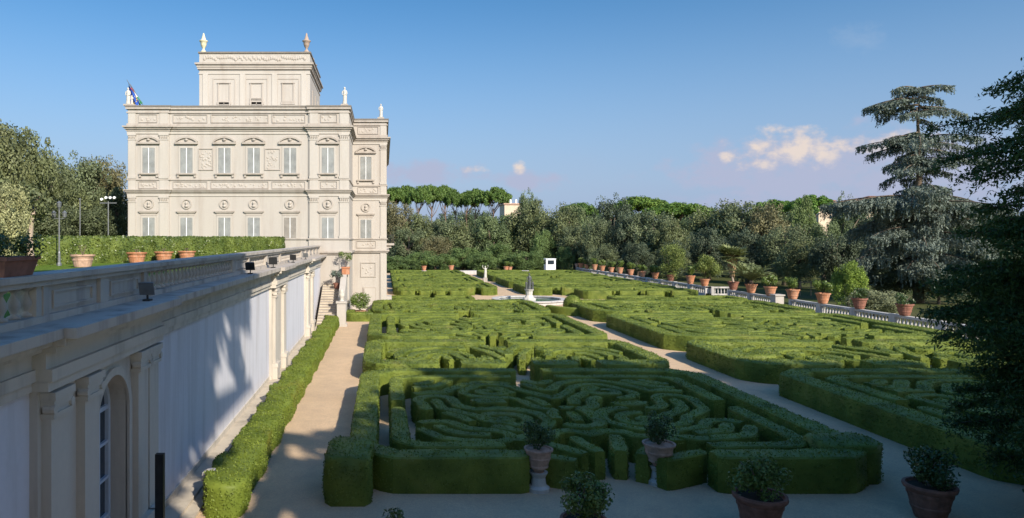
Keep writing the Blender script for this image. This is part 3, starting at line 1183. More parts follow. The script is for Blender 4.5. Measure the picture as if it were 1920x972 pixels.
# window
b = MB()
gx = -5.86
b.box(gx - 0.04, gx + 0.04, ARCH0, ARCH0 + 0.1, 0.35, ARCHS)
b.box(gx - 0.04, gx + 0.04, ARCH1 - 0.1, ARCH1, 0.35, ARCHS)
for k in range(NA):
    Vv = []
    for (y_, z_) in (ar[k], ar[k + 1]):
        yc, zc = (ARCH0 + ARCH1) / 2, ARCHS
        Vv += [(gx + 0.04, y_, z_), (gx + 0.04, yc + (y_ - yc) * 0.86, zc + (z_ - zc) * 0.86), (gx - 0.04, yc + (y_ - yc) * 0.86, zc + (z_ - zc) * 0.86), (gx - 0.04, y_, z_)]
    b.add(Vv, [(0, 1, 5, 4), (1, 2, 6, 5)])
for z in (0.35, 1.15, 1.95, 2.7, 3.42):
    hh = 0.06 if z != 3.42 else 0.09
    b.box(gx - 0.035, gx + 0.035, ARCH0 + 0.1, ARCH1 - 0.1, z, z + hh)
for t in (1 / 3, 2 / 3):
    y_ = ARCH0 + (ARCH1 - ARCH0) * t
    b.box(gx - 0.03, gx + 0.03, y_ - 0.025, y_ + 0.025, 0.41, 3.42)
for a in (45, 90, 135):
    yc = (ARCH0 + ARCH1) / 2
    b.tube([(gx, yc, 3.5), (gx, yc + 0.72 * math.cos(R(a)), 3.5 + 0.72 * math.sin(R(a)))], 0.024, 4)
b.tube([(gx, (ARCH0 + ARCH1) / 2 + 0.32 * math.cos(t), 3.5 + 0.32 * math.sin(t)) for t in np.linspace(0, PI, 9)], 0.022, 4)
wf = b.build('arched_window', M['winframe'], RW)
b = MB()
pg = [(-5.90, ARCH0, 0.35), (-5.90, ARCH1, 0.35)] + [(-5.90, y_, z_) for y_, z_ in reversed(ar)]
b.add(pg, None, [tuple(range(len(pg)))])
b.build('pane', M['glass'], wf)
# pilasters
for (c0, c1) in CL:
    w = 0.62 if c0 < 20 else 0.75
    ys = [c0 + 0.15, c1 - 0.15 - w]
    if c0 < 20:
        ys = [c0 + 0.12, 12.32, 15.0, c1 - w - 0.02]
    for y_ in ys:
        b = MB()
        b.box(FX - 0.01, FX + 0.16, y_, y_ + w, 0.9, 4.18)
        b.box(FX - 0.01, FX + 0.26, y_ - 0.06, y_ + w + 0.06, 0, 0.7)
        b.box(FX - 0.01, FX + 0.30, y_ - 0.08, y_ + w + 0.08, 0.7, 0.9)
        b.box(FX - 0.01, FX + 0.25, y_ - 0.05, y_ + w + 0.05, 4.42, 4.55)
        b.box(FX - 0.01, FX + 0.22, y_ - 0.03, y_ + w + 0.03, 4.12, 4.2)
        p = b.build('pilaster', M['walltrim'], RW)
        b = MB()
        b.box(FX - 0.01, FX + 0.19, y_ + 0.02, y_ + w - 0.02, 4.2, 4.30)
        b.box(FX - 0.01, FX + 0.22, y_ - 0.02, y_ + w + 0.02, 4.30, 4.42)
        for sg in (0.0, 1.0):
            b.tube([(FX + 0.05, y_ + w * sg, 4.27), (FX + 0.235, y_ + w * sg, 4.27)], 0.075, 10)
        b.build('capital', M['walltrim'], p)


def rw_course(name, z0, z1, x, mat, jut=0.2, jutw=0.12):
    b = MB()
    pts = [0.6]
    for c0, c1 in CL:
        b.box(-5.955, x, pts[-1], c0 - jutw, z0, z1)
        b.box(-5.955, x + jut, c0 - jutw, c1 + jutw, z0 - 0.002, z1 + 0.003)
        pts.append(c1 + jutw)
    b.box(-5.955, x, pts[-1], 61.0, z0, z1)
    b.build(name, mat, RW)


rw_course('architrave', 4.6, 4.76, -5.50, M['walltrim'], 0.26)
rw_course('architrave', 4.76, 4.95, -5.44, M['walltrim'], 0.26)
rw_course('frieze', 4.95, 5.22, -5.50, M['walltrim'], 0.22)
rw_course('cornice', 5.22, 5.32, -5.34, M['walltrim'], 0.22)
rw_course('cornice', 5.32, 5.44, -5.18, M['walltrim'], 0.2)
rw_course('cornice', 5.44, 5.6, -5.0, M['balu'], 0.2)
rw_course('base_course', -0.02, 0.32, -5.56, M['walltrim'], 0.1)

# terrace balustrade standing on that wall
TB = thing('terrace_balustrade', 'weathered stone terrace balustrade of balusters and solid panels above the blue wall', 'balustrade', (-5.85, 30, 5.6))
BX = -5.87
b = MB()
b.box(BX - 0.22, BX + 0.22, 0.6, 60.9, 5.601, 5.72)
b.build('base_rail', M['balu'], TB)
b = MB()
b.box(BX - 0.24, BX + 0.24, 0.6, 60.9, 6.22, 6.31)
b.box(BX - 0.30, BX + 0.30, 0.6, 60.9, 6.31, 6.41)
b.build('cap_rail', M['balu'], TB)
segs = [('b', 0.6, 11.55), ('p', 11.55, 16.6), ('b', 16.6, 26.3), ('p', 26.3, 29.3), ('b', 29.3, 33.6), ('p', 33.6, 38.2), ('b', 38.2, 47.8), ('p', 47.8, 60.9)]
bal_proto = None
BPROF = [(0.11, 0), (0.11, 0.04), (0.045, 0.07), (0.06, 0.12), (0.105, 0.2), (0.1, 0.26), (0.042, 0.38), (0.042, 0.42), (0.11, 0.46), (0.11, 0.5)]
nb = 0
for kind, y0, y1 in segs:
    if kind == 'b':
        n = int((y1 - y0) / 0.37)
        for i in range(n):
            y_ = y0 + (i + 0.5) * (y1 - y0) / n
            nb += 1
            if bal_proto is None:
                m_ = MB()
                m_.lathe(BPROF, (0, 0, 0), 10)
                me = m_.mesh('baluster', True)
                me.materials.append(M['balu'])
                bal_proto = me
            if nb > 99: continue
            o = bpy.data.objects.new('baluster', bal_proto)
            C.objects.link(o)
            o.parent = TB
            o.location = (BX + 5.85, y_ - 30, 5.72 - 5.6)
        # pierced backing slab behind lower part is open; small piers at the ends
        b = MB()
        b.box(BX - 0.17, BX + 0.17, y1 - 0.18, y1, 5.72, 6.22)
        b.build('pier', M['balu'], TB)
    else:
        b = MB()
        b.box(BX - 0.15, BX + 0.12, y0, y1, 5.72, 6.22)
        L_ = y1 - y0
        k_ = max(1, int(L_ / 2.4))
        for i in range(k_ + 1):
            yy = y0 + i * L_ / k_
            b.box(BX - 0.16, BX + 0.2, max(y0, yy - 0.2), min(y1, yy + 0.2), 5.72, 6.215)
        for i in range(k_):
            ya, yb = y0 + i * L_ / k_ + 0.45, y0 + (i + 1) * L_ / k_ - 0.45
            b.box(BX + 0.1, BX + 0.16, ya, yb, 6.07, 6.11)
            b.box(BX + 0.1, BX + 0.16, ya, yb, 5.8, 5.84)
            b.box(BX + 0.1, BX + 0.16, ya, ya + 0.04, 5.84, 6.07)
            b.box(BX + 0.1, BX + 0.16, yb - 0.04, yb, 5.84, 6.07)
        b.build('solid_panel', M['balu'], TB)


# floodlights on the ledge
def floodlight(y, s, label, tilt):
    x = -5.32
    z = 5.603
    t = thing('floodlight', label, 'floodlight', (x, y, z), 'floodlights on the wall ledge')
    b = MB()
    b.box(x - 0.08 * s, x + 0.08 * s, y - 0.10 * s, y + 0.10 * s, z, z + 0.04)
    b.box(x - 0.02, x + 0.02, y - 0.02, y + 0.02, z + 0.04, z + 0.2 * s)
    b.build('bracket', M['iron'], t)
    b = MB()
    w, h, d = 0.17 * s, 0.15 * s, 0.075 * s
    ct, sn = math.cos(tilt), math.sin(tilt)
    Vv = []
    for sx in (-1, 1):
        for sz in (-1, 1):
            for sy in (-1, 1):
                k_ = 1.0 if sy < 0 else 0.72
                yy, zz = sy * d, sz * h * k_
                Vv.append((x + sx * w * k_, y + yy * ct - zz * sn, z + 0.30 * s + yy * sn + zz * ct))
    b.add(Vv, [(0, 1, 3, 2), (4, 6, 7, 5), (0, 4, 5, 1), (2, 3, 7, 6), (0, 2, 6, 4), (1, 5, 7, 3)])
    b.build('lamp_housing', M['iron'] if s > 1 else M['galv'], t)


floodlight(15.6, 1.0, 'large dark floodlight on the shaded wall ledge beside the solid panel', 0.35)
floodlight(27.6, 1.1, 'grey floodlight on the ledge just past the edge of the shade', 0.5)
floodlight(33.3, 1.2, 'boxy grey floodlight on the sunlit ledge before the pilaster break', 0.25)
floodlight(40.6, 1.1, 'grey floodlight on the ledge just past the pilaster break', 0.3)
floodlight(47, 1.0, 'small floodlight on the ledge nearest the villa', 0.3)

# ------------------------------------------------------------------ parterres
def contours(f, xs, ys, level):
    nx, ny = f.shape
    g_ = f > level
    segs = {}
    cells = np.argwhere((g_[:-1, :-1] != g_[1:, :-1]) | (g_[:-1, :-1] != g_[:-1, 1:]) | (g_[1:, 1:] != g_[1:, :-1]) | (g_[1:, 1:] != g_[:-1, 1:]))
    pos = {}

    def ept(a, b_):
        key = (a, b_) if a < b_ else (b_, a)
        if key not in pos:
            (i, j), (k_, l_) = key
            t = (level - f[i, j]) / (f[k_, l_] - f[i, j] + 1e-12)
            pos[key] = (xs[i] + t * (xs[k_] - xs[i]), ys[j] + t * (ys[l_] - ys[j]))
        return key
    adj = {}
    for i, j in cells:
        c = [(i, j), (i + 1, j), (i + 1, j + 1), (i, j + 1)]
        e = []
        for q in range(4):
            a, b_ = c[q], c[(q + 1) % 4]
            if g_[a] != g_[b_]:
                e.append(ept((int(a[0]), int(a[1])), (int(b_[0]), int(b_[1]))))
        for q in range(0, len(e) - 1, 2):
            adj.setdefault(e[q], []).append(e[q + 1])
            adj.setdefault(e[q + 1], []).append(e[q])
    seen = set()
    chains = []
    starts = [k_ for k_ in adj if len(adj[k_]) == 1] + list(adj)
    for s in starts:
        if s in seen: continue
        ch = [s]
        seen.add(s)
        cur = s
        closed = False
        while True:
            nx_ = [q for q in adj[cur] if q not in seen]
            if not nx_:
                closed = len(ch) > 4 and s in adj[cur]
                break
            cur = nx_[0]
            seen.add(cur)
            ch.append(cur)
        pts = np.array([pos[k_] for k_ in ch])
        if closed: pts = np.vstack([pts, pts[:1]])
        chains.append((pts, closed))
    return chains


def smooth_line(p, closed, it=3):
    p = p.copy()
    for _ in range(it):
        q = p.copy()
        q[1:-1] = 0.25 * p[:-2] + 0.5 * p[1:-1] + 0.25 * p[2:]
        if closed:
            q[0] = q[-1] = 0.25 * p[-2] + 0.5 * p[0] + 0.25 * p[1]
        p = q
    return p


def seg_dist(X, Y, poly):
    d = np.full(X.shape, 1e9)
    for (x0, y0), (x1, y1) in zip(poly[:-1], poly[1:]):
        dx, dy = x1 - x0, y1 - y0
        L2 = dx * dx + dy * dy + 1e-12
        t = np.clip(((X - x0) * dx + (Y - y0) * dy) / L2, 0, 1)
        d = np.minimum(d, np.hypot(X - x0 - t * dx, Y - y0 - t * dy))
    return d


def spiral(cx, cy, turns, pitch, a0, sgn, tail=None):
    th = np.linspace(0.35, turns * 2 * PI, int(turns * 26))
    r_ = pitch * th / (2 * PI)
    p = np.stack([cx + r_ * np.cos(a0 + sgn * th), cy + r_ * np.sin(a0 + sgn * th)], 1)
    if tail is not None:
        p = np.vstack([p, np.array(tail)])
    return p


def chamfer_rect(w, d, ins, ch):
    x, y0, y1 = w / 2 - ins, ins, d - ins
    return np.array([(-x + ch, y0), (x - ch, y0), (x, y0 + ch), (x, y1 - ch), (x - ch, y1), (-x + ch, y1), (-x, y1 - ch), (-x, y0 + ch), (-x + ch, y0)])


def cut(poly, gaps, step=0.12):
    """split a polyline where a gap test is true"""
    p = resample(poly, step)
    keep = np.array([not any(g_(x, y) for g_ in gaps) for x, y in p])
    out, cur = [], []
    for k_, q in zip(keep, p):
        if k_: cur.append(q)
        elif cur:
            out.append(np.array(cur))
            cur = []
    if cur: out.append(np.array(cur))
    if len(out) > 1 and keep[0] and keep[-1]:
        out[0] = np.vstack([out[-1], out[0]])
        out.pop()
    return [o for o in out if len(o) > 4]


def parterre_template(w, d, seed, density, leaf, style):
    r = np.random.default_rng(seed)
    t = thing('box_parterre', 'x', 'parterre', (0, 0, 0), 'box hedge parterres of the garden')
    pitch = 0.66
    lines = []

    def border(poly, wd, h, gaps):
        for q in cut(poly, gaps):
            b = MB()
            sweep_hedge(b, q, wd, h, density=density, leaf=leaf, r=r)
            b.build('border_hedge', M['hedge'], t)

    ch = {'L': 0.9, 'M': 0.7, 'S': 0.5}[style]
    seeds = []
    fan = []
    if style == 'L':
        fg = lambda x, y: (abs(x) < 2.5 and y < 2.2)
        border(chamfer_rect(w, d, 0.42, ch), 0.82, 1.0, [fg, lambda x, y: abs(x) < 0.55 and y > d - 2])
        border(chamfer_rect(w, d, 1.55, ch * 0.6), 0.56, 0.93, [lambda x, y: abs(x) < 2.9 and y < 2.2, lambda x, y: abs(x) > 5 and abs(y - d / 2) < 0.5, lambda x, y: abs(x) < 0.9 and y > d - 3])
        for a in (-64, -38, -13, 13, 38, 64):
            a = R(90 + a)
            fan.append(np.array([(0.75 * math.cos(a) * q, -0.2 + 0.75 * math.sin(a) * q * 1.05) for q in np.linspace(1.75, 3.9, 6)]))
        for sg in (-1, 1):
            seeds.append(spiral(sg * 2.55, 5.1, 1.6, pitch, 0.4 if sg > 0 else PI - 0.4, sg, [(sg * 4.4, 6.6), (sg * 4.6, 8.0)]))
            seeds.append(spiral(sg * 2.35, 9.2, 1.3, pitch, 3.6 if sg > 0 else PI - 3.6, -sg, [(sg * 0.7, 7.9), (sg * 0.5, 6.9)]))
            seeds.append(np.array([(sg * 3.2, 2.9), (sg * 4.3, 3.2), (sg * 4.8, 4.1)]))
        seeds.append(np.array([(0, 4.4), (0, 5.6)]))
        ins = 2.2
    elif style == 'M':
        border(chamfer_rect(w, d, 0.45, ch), 0.9, 1.0, [lambda x, y: abs(x) < 0.6 and y < 1, lambda x, y: abs(abs(x) - w * 0.3) < 0.45 and y < 1])
        for sg in (-1, 1):
            seeds.append(spiral(sg * 3.6, d * 0.52, 2.0, pitch, 0.2 if sg > 0 else PI - 0.2, sg, [(sg * 1.2, d * 0.75), (sg * 0.5, d * 0.8)]))
            seeds.append(np.array([(sg * 6.2, d * 0.25), (sg * 6.4, d * 0.75)]))
        seeds.append(np.array([(0, d * 0.25), (0, d * 0.5)]))
        ins = 1.35
    else:
        border(chamfer_rect(w, d, 0.45, ch), 0.9, 0.98, [lambda x, y: abs(x) < 0.6 and y < 1, lambda x, y: abs(abs(x) - w * 0.22) < 0.5 and y < 1, lambda x, y: abs(x) < 0.6 and y > d - 1])
        for sg in (-1, 1):
            th = np.linspace(0, PI, 12)
            seeds.append(np.stack([sg * (3.6 + 1.6 * np.cos(th)), 2.0 + 1.6 * np.sin(th)], 1))
            seeds.append(np.array([(sg * 0.5, 1.6), (sg * 0.9, 3.1), (sg * 1.6, 4.3)]))
        ins = 1.3
    xs = np.arange(-w / 2, w / 2 + 0.01, 0.11)
    ys = np.arange(0, d + 0.01, 0.11)
    XX, YY = np.meshgrid(xs, ys, indexing='ij')
    D = np.full(XX.shape, 1e9)
    for s in seeds + fan:
        D = np.minimum(D, seg_dist(XX, YY, s))

    def inside(x, y):
        return abs(x) < w / 2 - ins and ins < y < d - ins

    cand = []
    for s in seeds:
        cand.append(resample(s, 0.15))
    for s in fan:
        cand.append(s)
    for k_ in range(1, 11):
        for pts, cl in contours(D, xs, ys, k_ * pitch):
            pts = smooth_line(pts, cl)
            ok = [inside(x, y) for x, y in pts]
            cur = []
            for o_, q in zip(ok + [False], list(pts) + [pts[-1]]):
                if o_: cur.append(q)
                else:
                    if len(cur) > 6: cand.append(np.array(cur))
                    cur = []
    done = []
    for q in cand:
        q = resample(q, 0.14)
        L_ = len(q) * 0.14
        if L_ < 1.0: continue
        # break the long flowing lines here and there
        pieces = [q]
        if L_ > 7:
            n_ = int(L_ / r.uniform(6, 10))
            cuts = sorted(r.uniform(0.1, 0.9, n_) * len(q))
            pieces, a = [], 0
            for c_ in cuts:
                c_ = int(c_)
                if c_ - a > 12:
                    pieces.append(q[a:c_ - 2])
                    a = c_ + 2
            pieces.append(q[a:])
        for p in pieces:
            if len(p) >= 7: done.append(p)
    done.sort(key=lambda p: -len(p))
    rest = MB()
    for i, p in enumerate(done):
        b = MB() if i < 95 else rest
        sweep_hedge(b, p, 0.44 * r.uniform(0.92, 1.12), r.uniform(0.80, 0.92), density=density, leaf=leaf, r=r)
        if i < 95: b.build('scroll_hedge', M['hedge'], t)
    if rest.n: tag(rest.build('short_scroll_hedges', M['hedge'], t), kind='stuff')
    return t


PL = parterre_template(15.2, 13.6, 11, 230, 0.060, 'L')
PM = parterre_template(15.2, 9.0, 12, 150, 0.085, 'M')
PS = parterre_template(15.2, 6.0, 13, 170, 0.075, 'S')
ROWS = [('L', 19.0, 13.2, 'nearest the viewer'), ('S', 33.3, 8.3, 'second from the viewer'), ('L', 42.7, 13.6, 'third from the viewer'), ('M', 57.6, 10.6, 'just before the fountain'),
        ('M', 85.4, 10.6, 'just beyond the fountain'), ('L', 97, 13.6, 'second beyond the fountain'), ('S', 111.6, 7.4, 'third beyond the fountain'), ('L', 120, 13.2, 'farthest from the viewer')]
first = {'L': PL, 'M': PM, 'S': PS}
dim = {'L': (15.2, 13.6), 'M': (15.2, 9.0), 'S': (15.2, 6.0)}
used = set()
for side in ('left', 'right'):
    for st_, y0, dd, where in ROWS:
        x0, x1 = (-1.05, 14.2) if side == 'left' else (17.6, 36.6)
        if side == 'left' and y0 > 66: x0 = 1.2
        w0, d0 = dim[st_]
        lab = ('scrolled box hedge parterre left of the central sand path, ' if side == 'left' else 'scrolled box hedge parterre between central path and right balustrade, ') + where
        loc = ((x0 + x1) / 2, y0, 0)
        scl = ((x1 - x0) / w0, dd / d0, 1.0)
        if st_ not in used:
            used.add(st_)
            o = first[st_]
            o.location = loc
            o.scale = scl
            o['label'] = lab
        else:
            if side == 'right' or y0 > 90:
                scl = (-scl[0], scl[1], scl[2])
            o = dup(first[st_], loc, None, scl, lab)

for x0, x1, y0, y1, lab in ((0.8, 9.2, 69.0, 73.6, 'small scrolled box bed just left of the fountain circle on the near side'), (23.4, 36.6, 69.0, 73.6, 'small scrolled box bed just right of the fountain circle on the near side'),
                            (1.6, 9.6, 80.0, 84.6, 'small scrolled box bed left of the fountain circle on the far side'), (23.0, 36.6, 80.0, 84.6, 'small scrolled box bed right of the fountain circle on the far side')):
    dup(PS, ((x0 + x1) / 2, y0, 0), None, ((x1 - x0) / 15.2, (y1 - y0) / 6.0, 1.0), lab)

# clipped corner blocks, ring hedges and ball by the fountain
def hedge_thing(name, pts, w, h, label, cat='hedge', mat='hedge', density=230, leaf=0.06, group=None, z0=0.0, closed=False, rough=0.03):
    b = MB()
    sweep_hedge(b, np.array(pts, float), w, h, density=density, leaf=leaf, z0=z0, closed=closed, rough=rough)
    o = b.build(name, M[mat], smooth=True)
    return tag(o, label, cat, group)


def ball(mb, c, r0, density, leaf, flat=1.0):
    n, m = 18, 10
    prof = [(r0 * math.sin(PI * i / m) + 0.001, -r0 * flat * math.cos(PI * i / m)) for i in range(m + 1)]
    mb.lathe(prof, c, n)
    k_ = int(4 * PI * r0 * r0 * density)
    d_ = unit(rng.normal(size=(k_, 3)))
    p = np.array(c) + d_ * np.array([1, 1, flat]) * r0 * rng.uniform(0.97, 1.06, (k_, 1))
    mb.add(*leaf_quads(p, d_, leaf, leaf * 0.65, 0.8))


b = MB()
ball(b, (18.0, 66.2, 0.75), 0.85, 200, 0.09)
tag(b.build('ball_topiary', M['hedge'], smooth=True), 'round clipped box ball beside the fountain circle', 'topiary')
th = np.linspace(R(190), R(350), 24)
hedge_thing('curved_hedge', [(18.0 + 2.6 * math.cos(t), 66.0 + 3.2 * math.sin(t)) for t in th], 0.6, 0.75, 'low curved hedge wrapping the round box ball near the fountain')
hedge_thing('corner_hedge', [(-0.95, 18.1), (-0.95, 20.2)], 1.25, 1.25, 'bulky clipped hedge block at the near left corner of the first parterre', rough=0.07)
hedge_thing('corner_hedge', [(12.6, 20.4), (14.3, 20.4)], 1.35, 1.12, 'bulky stepped hedge block at the near right corner of the first parterre', rough=0.07)
hedge_thing('corner_hedge', [(17.9, 36.6), (19.8, 36.3), (20.6, 37.2)], 1.3, 0.95, 'rounded hedge end jutting onto the central sand path', rough=0.06)

# long hedge beside the wall: bulging, individually grown shrubs clipped as one
pp = []
for y_ in np.arange(17.3, 59.5, 0.25):
    pp.append((-4.12 + 0.05 * math.sin(y_ * 1.9) + 0.03 * math.sin(y_ * 4.3), y_))
hedge_thing('path_hedge', pp, 1.0, 0.82, 'long low sunlit hedge running beside the foot of the blue wall', mat='pathhedge', density=330, leaf=0.06, rough=0.10)
hedge_thing('notched_hedge', [(-2.9, 61.2), (-2.9, 58.9), (-0.95, 58.9), (-0.95, 61.6)], 0.8, 0.75, 'small three-sided hedge round the lemon tree at the villa corner', density=160, leaf=0.085)
# clipped laurel hedge on the terrace
hedge_thing('laurel_hedge', [(-20.6, 37.6), (-14.6, 48.5), (-8.95, 60.0)], 1.1, 1.58, 'tall clipped laurel hedge along the terrace lawn in front of the villa', mat='laurel', density=150, leaf=0.13, z0=TZ, rough=0.06)

# ------------------------------------------------------------------ fountain
FC = (16.0, 76.4)
F = thing('fountain', 'round stone fountain basin with a dark bronze figure at the middle of the garden', 'fountain', (FC[0], FC[1], 0))
b = MB()
n = 40
for (ra, rb, z0, z1) in ((3.95, 3.45, 0.0, 0.30), (4.1, 3.4, 0.30, 0.42)):
    Vv, Qv = [], []
    for k_ in range(n):
        a = 2 * PI * k_ / n
        ca, sa = math.cos(a), math.sin(a)
        Vv += [(FC[0] + ra * ca, FC[1] + ra * sa, z0), (FC[0] + ra * ca, FC[1] + ra * sa, z1), (FC[0] + rb * ca, FC[1] + rb * sa, z1), (FC[0] + rb * ca, FC[1] + rb * sa, z0)]
    for k_ in range(n):
        a, c_ = 4 * k_, 4 * ((k_ + 1) % n)
        Qv += [(a, c_, c_ + 1, a + 1), (a + 1, c_ + 1, c_ + 2, a + 2), (a + 2, c_ + 2, c_ + 3, a + 3)]
    b.add(Vv, Qv)
b.build('basin', M['balu_right'], F)
b = MB()
b.add([(FC[0] + 3.5 * math.cos(2 * PI * k_ / n), FC[1] + 3.5 * math.sin(2 * PI * k_ / n), 0.26) for k_ in range(n)], None, [tuple(range(n))])
b.build('water', M['water'], F)
b = MB()
b.lathe([(0.75, 0.02), (0.72, 0.45), (0.5, 0.55), (0.36, 0.8), (0.40, 1.2), (0.55, 1.45)], (FC[0], FC[1], 0), 10)
b.build('pedestal', M['marble'], F, smooth=False)
b = MB()
figure(b, FC[0], FC[1], 1.45, 1.75, 0, 0.6)
for dx_, dy_ in ((-0.34, -0.1), (0.34, -0.1), (0.0, 0.3)):
    figure(b, FC[0] + dx_, FC[1] + dy_, 1.45, 0.95, 0, 0.5)
b.build('figure', M['bronze'], F, smooth=True)

statue((16.2, 111, 0), 1.9, 'white statue with raised arms on a pedestal on the far central path', arm=2, ped=0.75, group='garden statues')

# ------------------------------------------------------------------ right balustrade
def balu_run(label, p0, p1, ends=(True, True), spacing=0.5, cap_over=0.0):
    p0, p1 = np.array(p0, float), np.array(p1, float)
    L_ = np.linalg.norm(p1 - p0)
    d_ = (p1 - p0) / L_
    nn = np.array([-d_[1], d_[0]])
    t = thing('garden_balustrade', label, 'balustrade', (p0[0], p0[1], 0), 'balustrades along the right garden edge')

    def rail(name, w, z0, z1, a=0.0, bb=None, mat='balu_right'):
        bb = L_ if bb is None else bb
        b = MB()
        q = [p0 + d_ * a - nn * w / 2, p0 + d_ * bb - nn * w / 2, p0 + d_ * bb + nn * w / 2, p0 + d_ * a + nn * w / 2]
        b.add([(x, y, z0) for x, y in q] + [(x, y, z1) for x, y in q], [(3, 2, 1, 0), (4, 5, 6, 7), (0, 1, 5, 4), (1, 2, 6, 5), (2, 3, 7, 6), (3, 0, 4, 7)])
        return b.build(name, M[mat], t)
    rail('base_rail', 0.42, 0, 0.32)
    rail('cap_rail', 0.44, 0.98, 1.16)
    k_ = max(1, int(round(L_ / 4.9)))
    piers = []
    for i in range(k_ + 1):
        a = i * L_ / k_
        rail('pier', 0.46, 0.0, 1.19, max(0, a - 0.32), min(L_, a + 0.32), 'balu_right')
        piers.append(p0 + d_ * a)
    m_ = MB()
    m_.lathe([(0.09, 0), (0.09, 0.06), (0.05, 0.1), (0.1, 0.24), (0.09, 0.32), (0.05, 0.5), (0.085, 0.58), (0.085, 0.66)], (0, 0, 0), 8)
    me = m_.mesh('baluster', True)
    me.materials.append(M['balu_right'])
    cnt = 0
    for i in range(k_):
        a, c_ = i * L_ / k_ + 0.32, (i + 1) * L_ / k_ - 0.32
        q = max(1, int((c_ - a) / spacing))
        for j in range(q):
            if cnt >= 99: break
            cnt += 1
            p = d_ * (a + (j + 0.5) * (c_ - a) / q)
            o = bpy.data.objects.new('baluster', me)
            C.objects.link(o)
            o.parent = t
            o.location = (p[0], p[1], 0.32)
    return piers


RXB = 39.5
pr1 = balu_run('grey stone garden balustrade with large lemon pots on it, nearest the dark conifer', (RXB, 40), (RXB, 67.3), spacing=0.38)
pr2 = balu_run('short grey stone balustrade between the wall opening and the palm bay', (RXB, 70.2), (RXB, 79.3), spacing=0.36)
pr3 = balu_run('sunlit cross section of balustrade facing the viewer behind the palms', (RXB + 0.25, 84.4), (RXB + 3.2, 84.4), spacing=0.34)
pr4 = balu_run('far grey stone balustrade carrying a long row of terracotta pots', (RXB, 84.7), (RXB, 142), spacing=0.46)
b = MB()
b.box(RXB - 0.42, RXB + 0.42, 69.2, 70.1, 0, 1.3)
b.box(RXB - 0.5, RXB + 0.5, 69.1, 70.18, 1.3, 1.42)
tag(b.build('gate_pier', M['plaster_light']), 'sunlit cream pier beside the opening in the right balustrade', 'pier')
b = MB()
b.box(38.3, RXB - 0.21, 40, 141, -0.05, 0.05)
struct('stone_kerb', b, M['balu_right'])

# ------------------------------------------------------------------ potted plants
POT = [(0.34, 0), (0.36, 0.03), (0.42, 0.25), (0.44, 0.26), (0.46, 0.33), (0.45, 0.36), (0.51, 0.62), (0.53, 0.63), (0.54, 0.70), (0.53, 0.72), (0.55, 0.78), (0.61, 0.80), (0.63, 0.86), (0.62, 0.92), (0.55, 0.92), (0.52, 0.85)]


def potted(label, loc, s=1.0, crown=(0.75, 0.65), cz=0.55, pot='terra', leafmat='lemon', nleaf=1500, leaf=0.1, group=None, trunk=0.35, seed=1, lean=0.0, name='potted_lemon_tree', cat='potted plant', clumps=12, shape=POT):
    r = np.random.default_rng(seed)
    t = thing(name, label, cat, loc, group)
    x, y, z = loc
    b = MB()
    b.lathe([(q * s, h * s) for q, h in shape], loc, 20)
    p = b.build('pot', M[pot], t, smooth=False)
    b = MB()
    top = shape[-1][1] * s
    b.lathe([(0.05, top - 0.02), (shape[-1][0] * s - 0.01, top), (0.03, top + 0.02)], loc, 14)
    b.build('soil', M['soil'], p)
    cx, cy, cc = x + lean, y, z + top + trunk + cz * crown[1] * 0.9
    b = MB()
    fork = (x + lean * 0.5, y, z + top + trunk * 0.8)
    b.tube([(x, y, z + top - 0.05), (x + lean * 0.2, y + 0.02, z + top + trunk * 0.4), fork], [0.06 * s, 0.05 * s, 0.045 * s], 7)
    for k_ in range(6):
        a = 2 * PI * k_ / 6 + r.uniform(-0.3, 0.3)
        rr = crown[0] * r.uniform(0.45, 0.75)
        e = (cx + rr * math.cos(a), cy + rr * math.sin(a), cc + crown[1] * r.uniform(-0.1, 0.6))
        mid = tuple(0.5 * (f_ + g_) + r.uniform(-0.05, 0.05) for f_, g_ in zip(fork, e))
        b.tube([fork, mid, e], [0.035 * s, 0.025 * s, 0.012 * s], 5)
    b.build('trunk', M['bark'], t)
    cs = []
    for k_ in range(clumps):
        d_ = unit(r.normal(size=(1, 3)))[0]
        q = r.uniform(0.35, 0.85)
        cs.append((cx + d_[0] * crown[0] * q, cy + d_[1] * crown[0] * q, cc + d_[2] * crown[1] * q))
    rad = [crown[0] * r.uniform(0.28, 0.48) for _ in cs]
    b = MB()
    b.add(*clump_leaves(np.array(cs), rad, nleaf // clumps, leaf, r))
    b.build('foliage', M[leafmat], t)
    return t


# row along the right balustrade
GRP = 'terracotta pots on the right balustrade'
z_c = 1.192
pt1 = potted('big terracotta pot with a tufted lemon bush on the balustrade, nearest of the sunlit ones', (RXB, 62.4, z_c), 1.0, (0.85, 0.75), 0.85, nleaf=2000, leaf=0.13, seed=3, trunk=0.15, group=GRP)
row = [(67.0, 'terracotta pot with a yellowish lemon bush standing at the right side of the balustrade opening', 1.0),
       (70.9, 'terracotta pot with a lemon bush beside the sunlit cream pier', 1.0)]
for y_, lb, s in row:
    dup(pt1, (RXB, y_, z_c), y_ * 1.3, (s, s, s), lb, GRP)
pt2 = potted('terracotta pot with a bushy round orange tree left of the fan palm', (RXB, 85.4, z_c), 0.95, (1.75, 1.5), 0.8, leafmat='potbush', nleaf=4600, leaf=0.16, seed=5, trunk=0.35, group=GRP)
dup(pt1, (RXB, 89.4, z_c), 2.0, (0.95, 0.95, 1.15), 'terracotta pot with a dark low bush between two big rounded bushes on the balustrade', GRP)
potted('tall pale green bush in a reddish pot rising above the right balustrade', (RXB + 0.2, 96, z_c), 0.9, (2.3, 2.5), 0.85, pot='terra_dark', leafmat='potbush', nleaf=6500, leaf=0.17, seed=8, trunk=0.3, group=GRP, clumps=22)
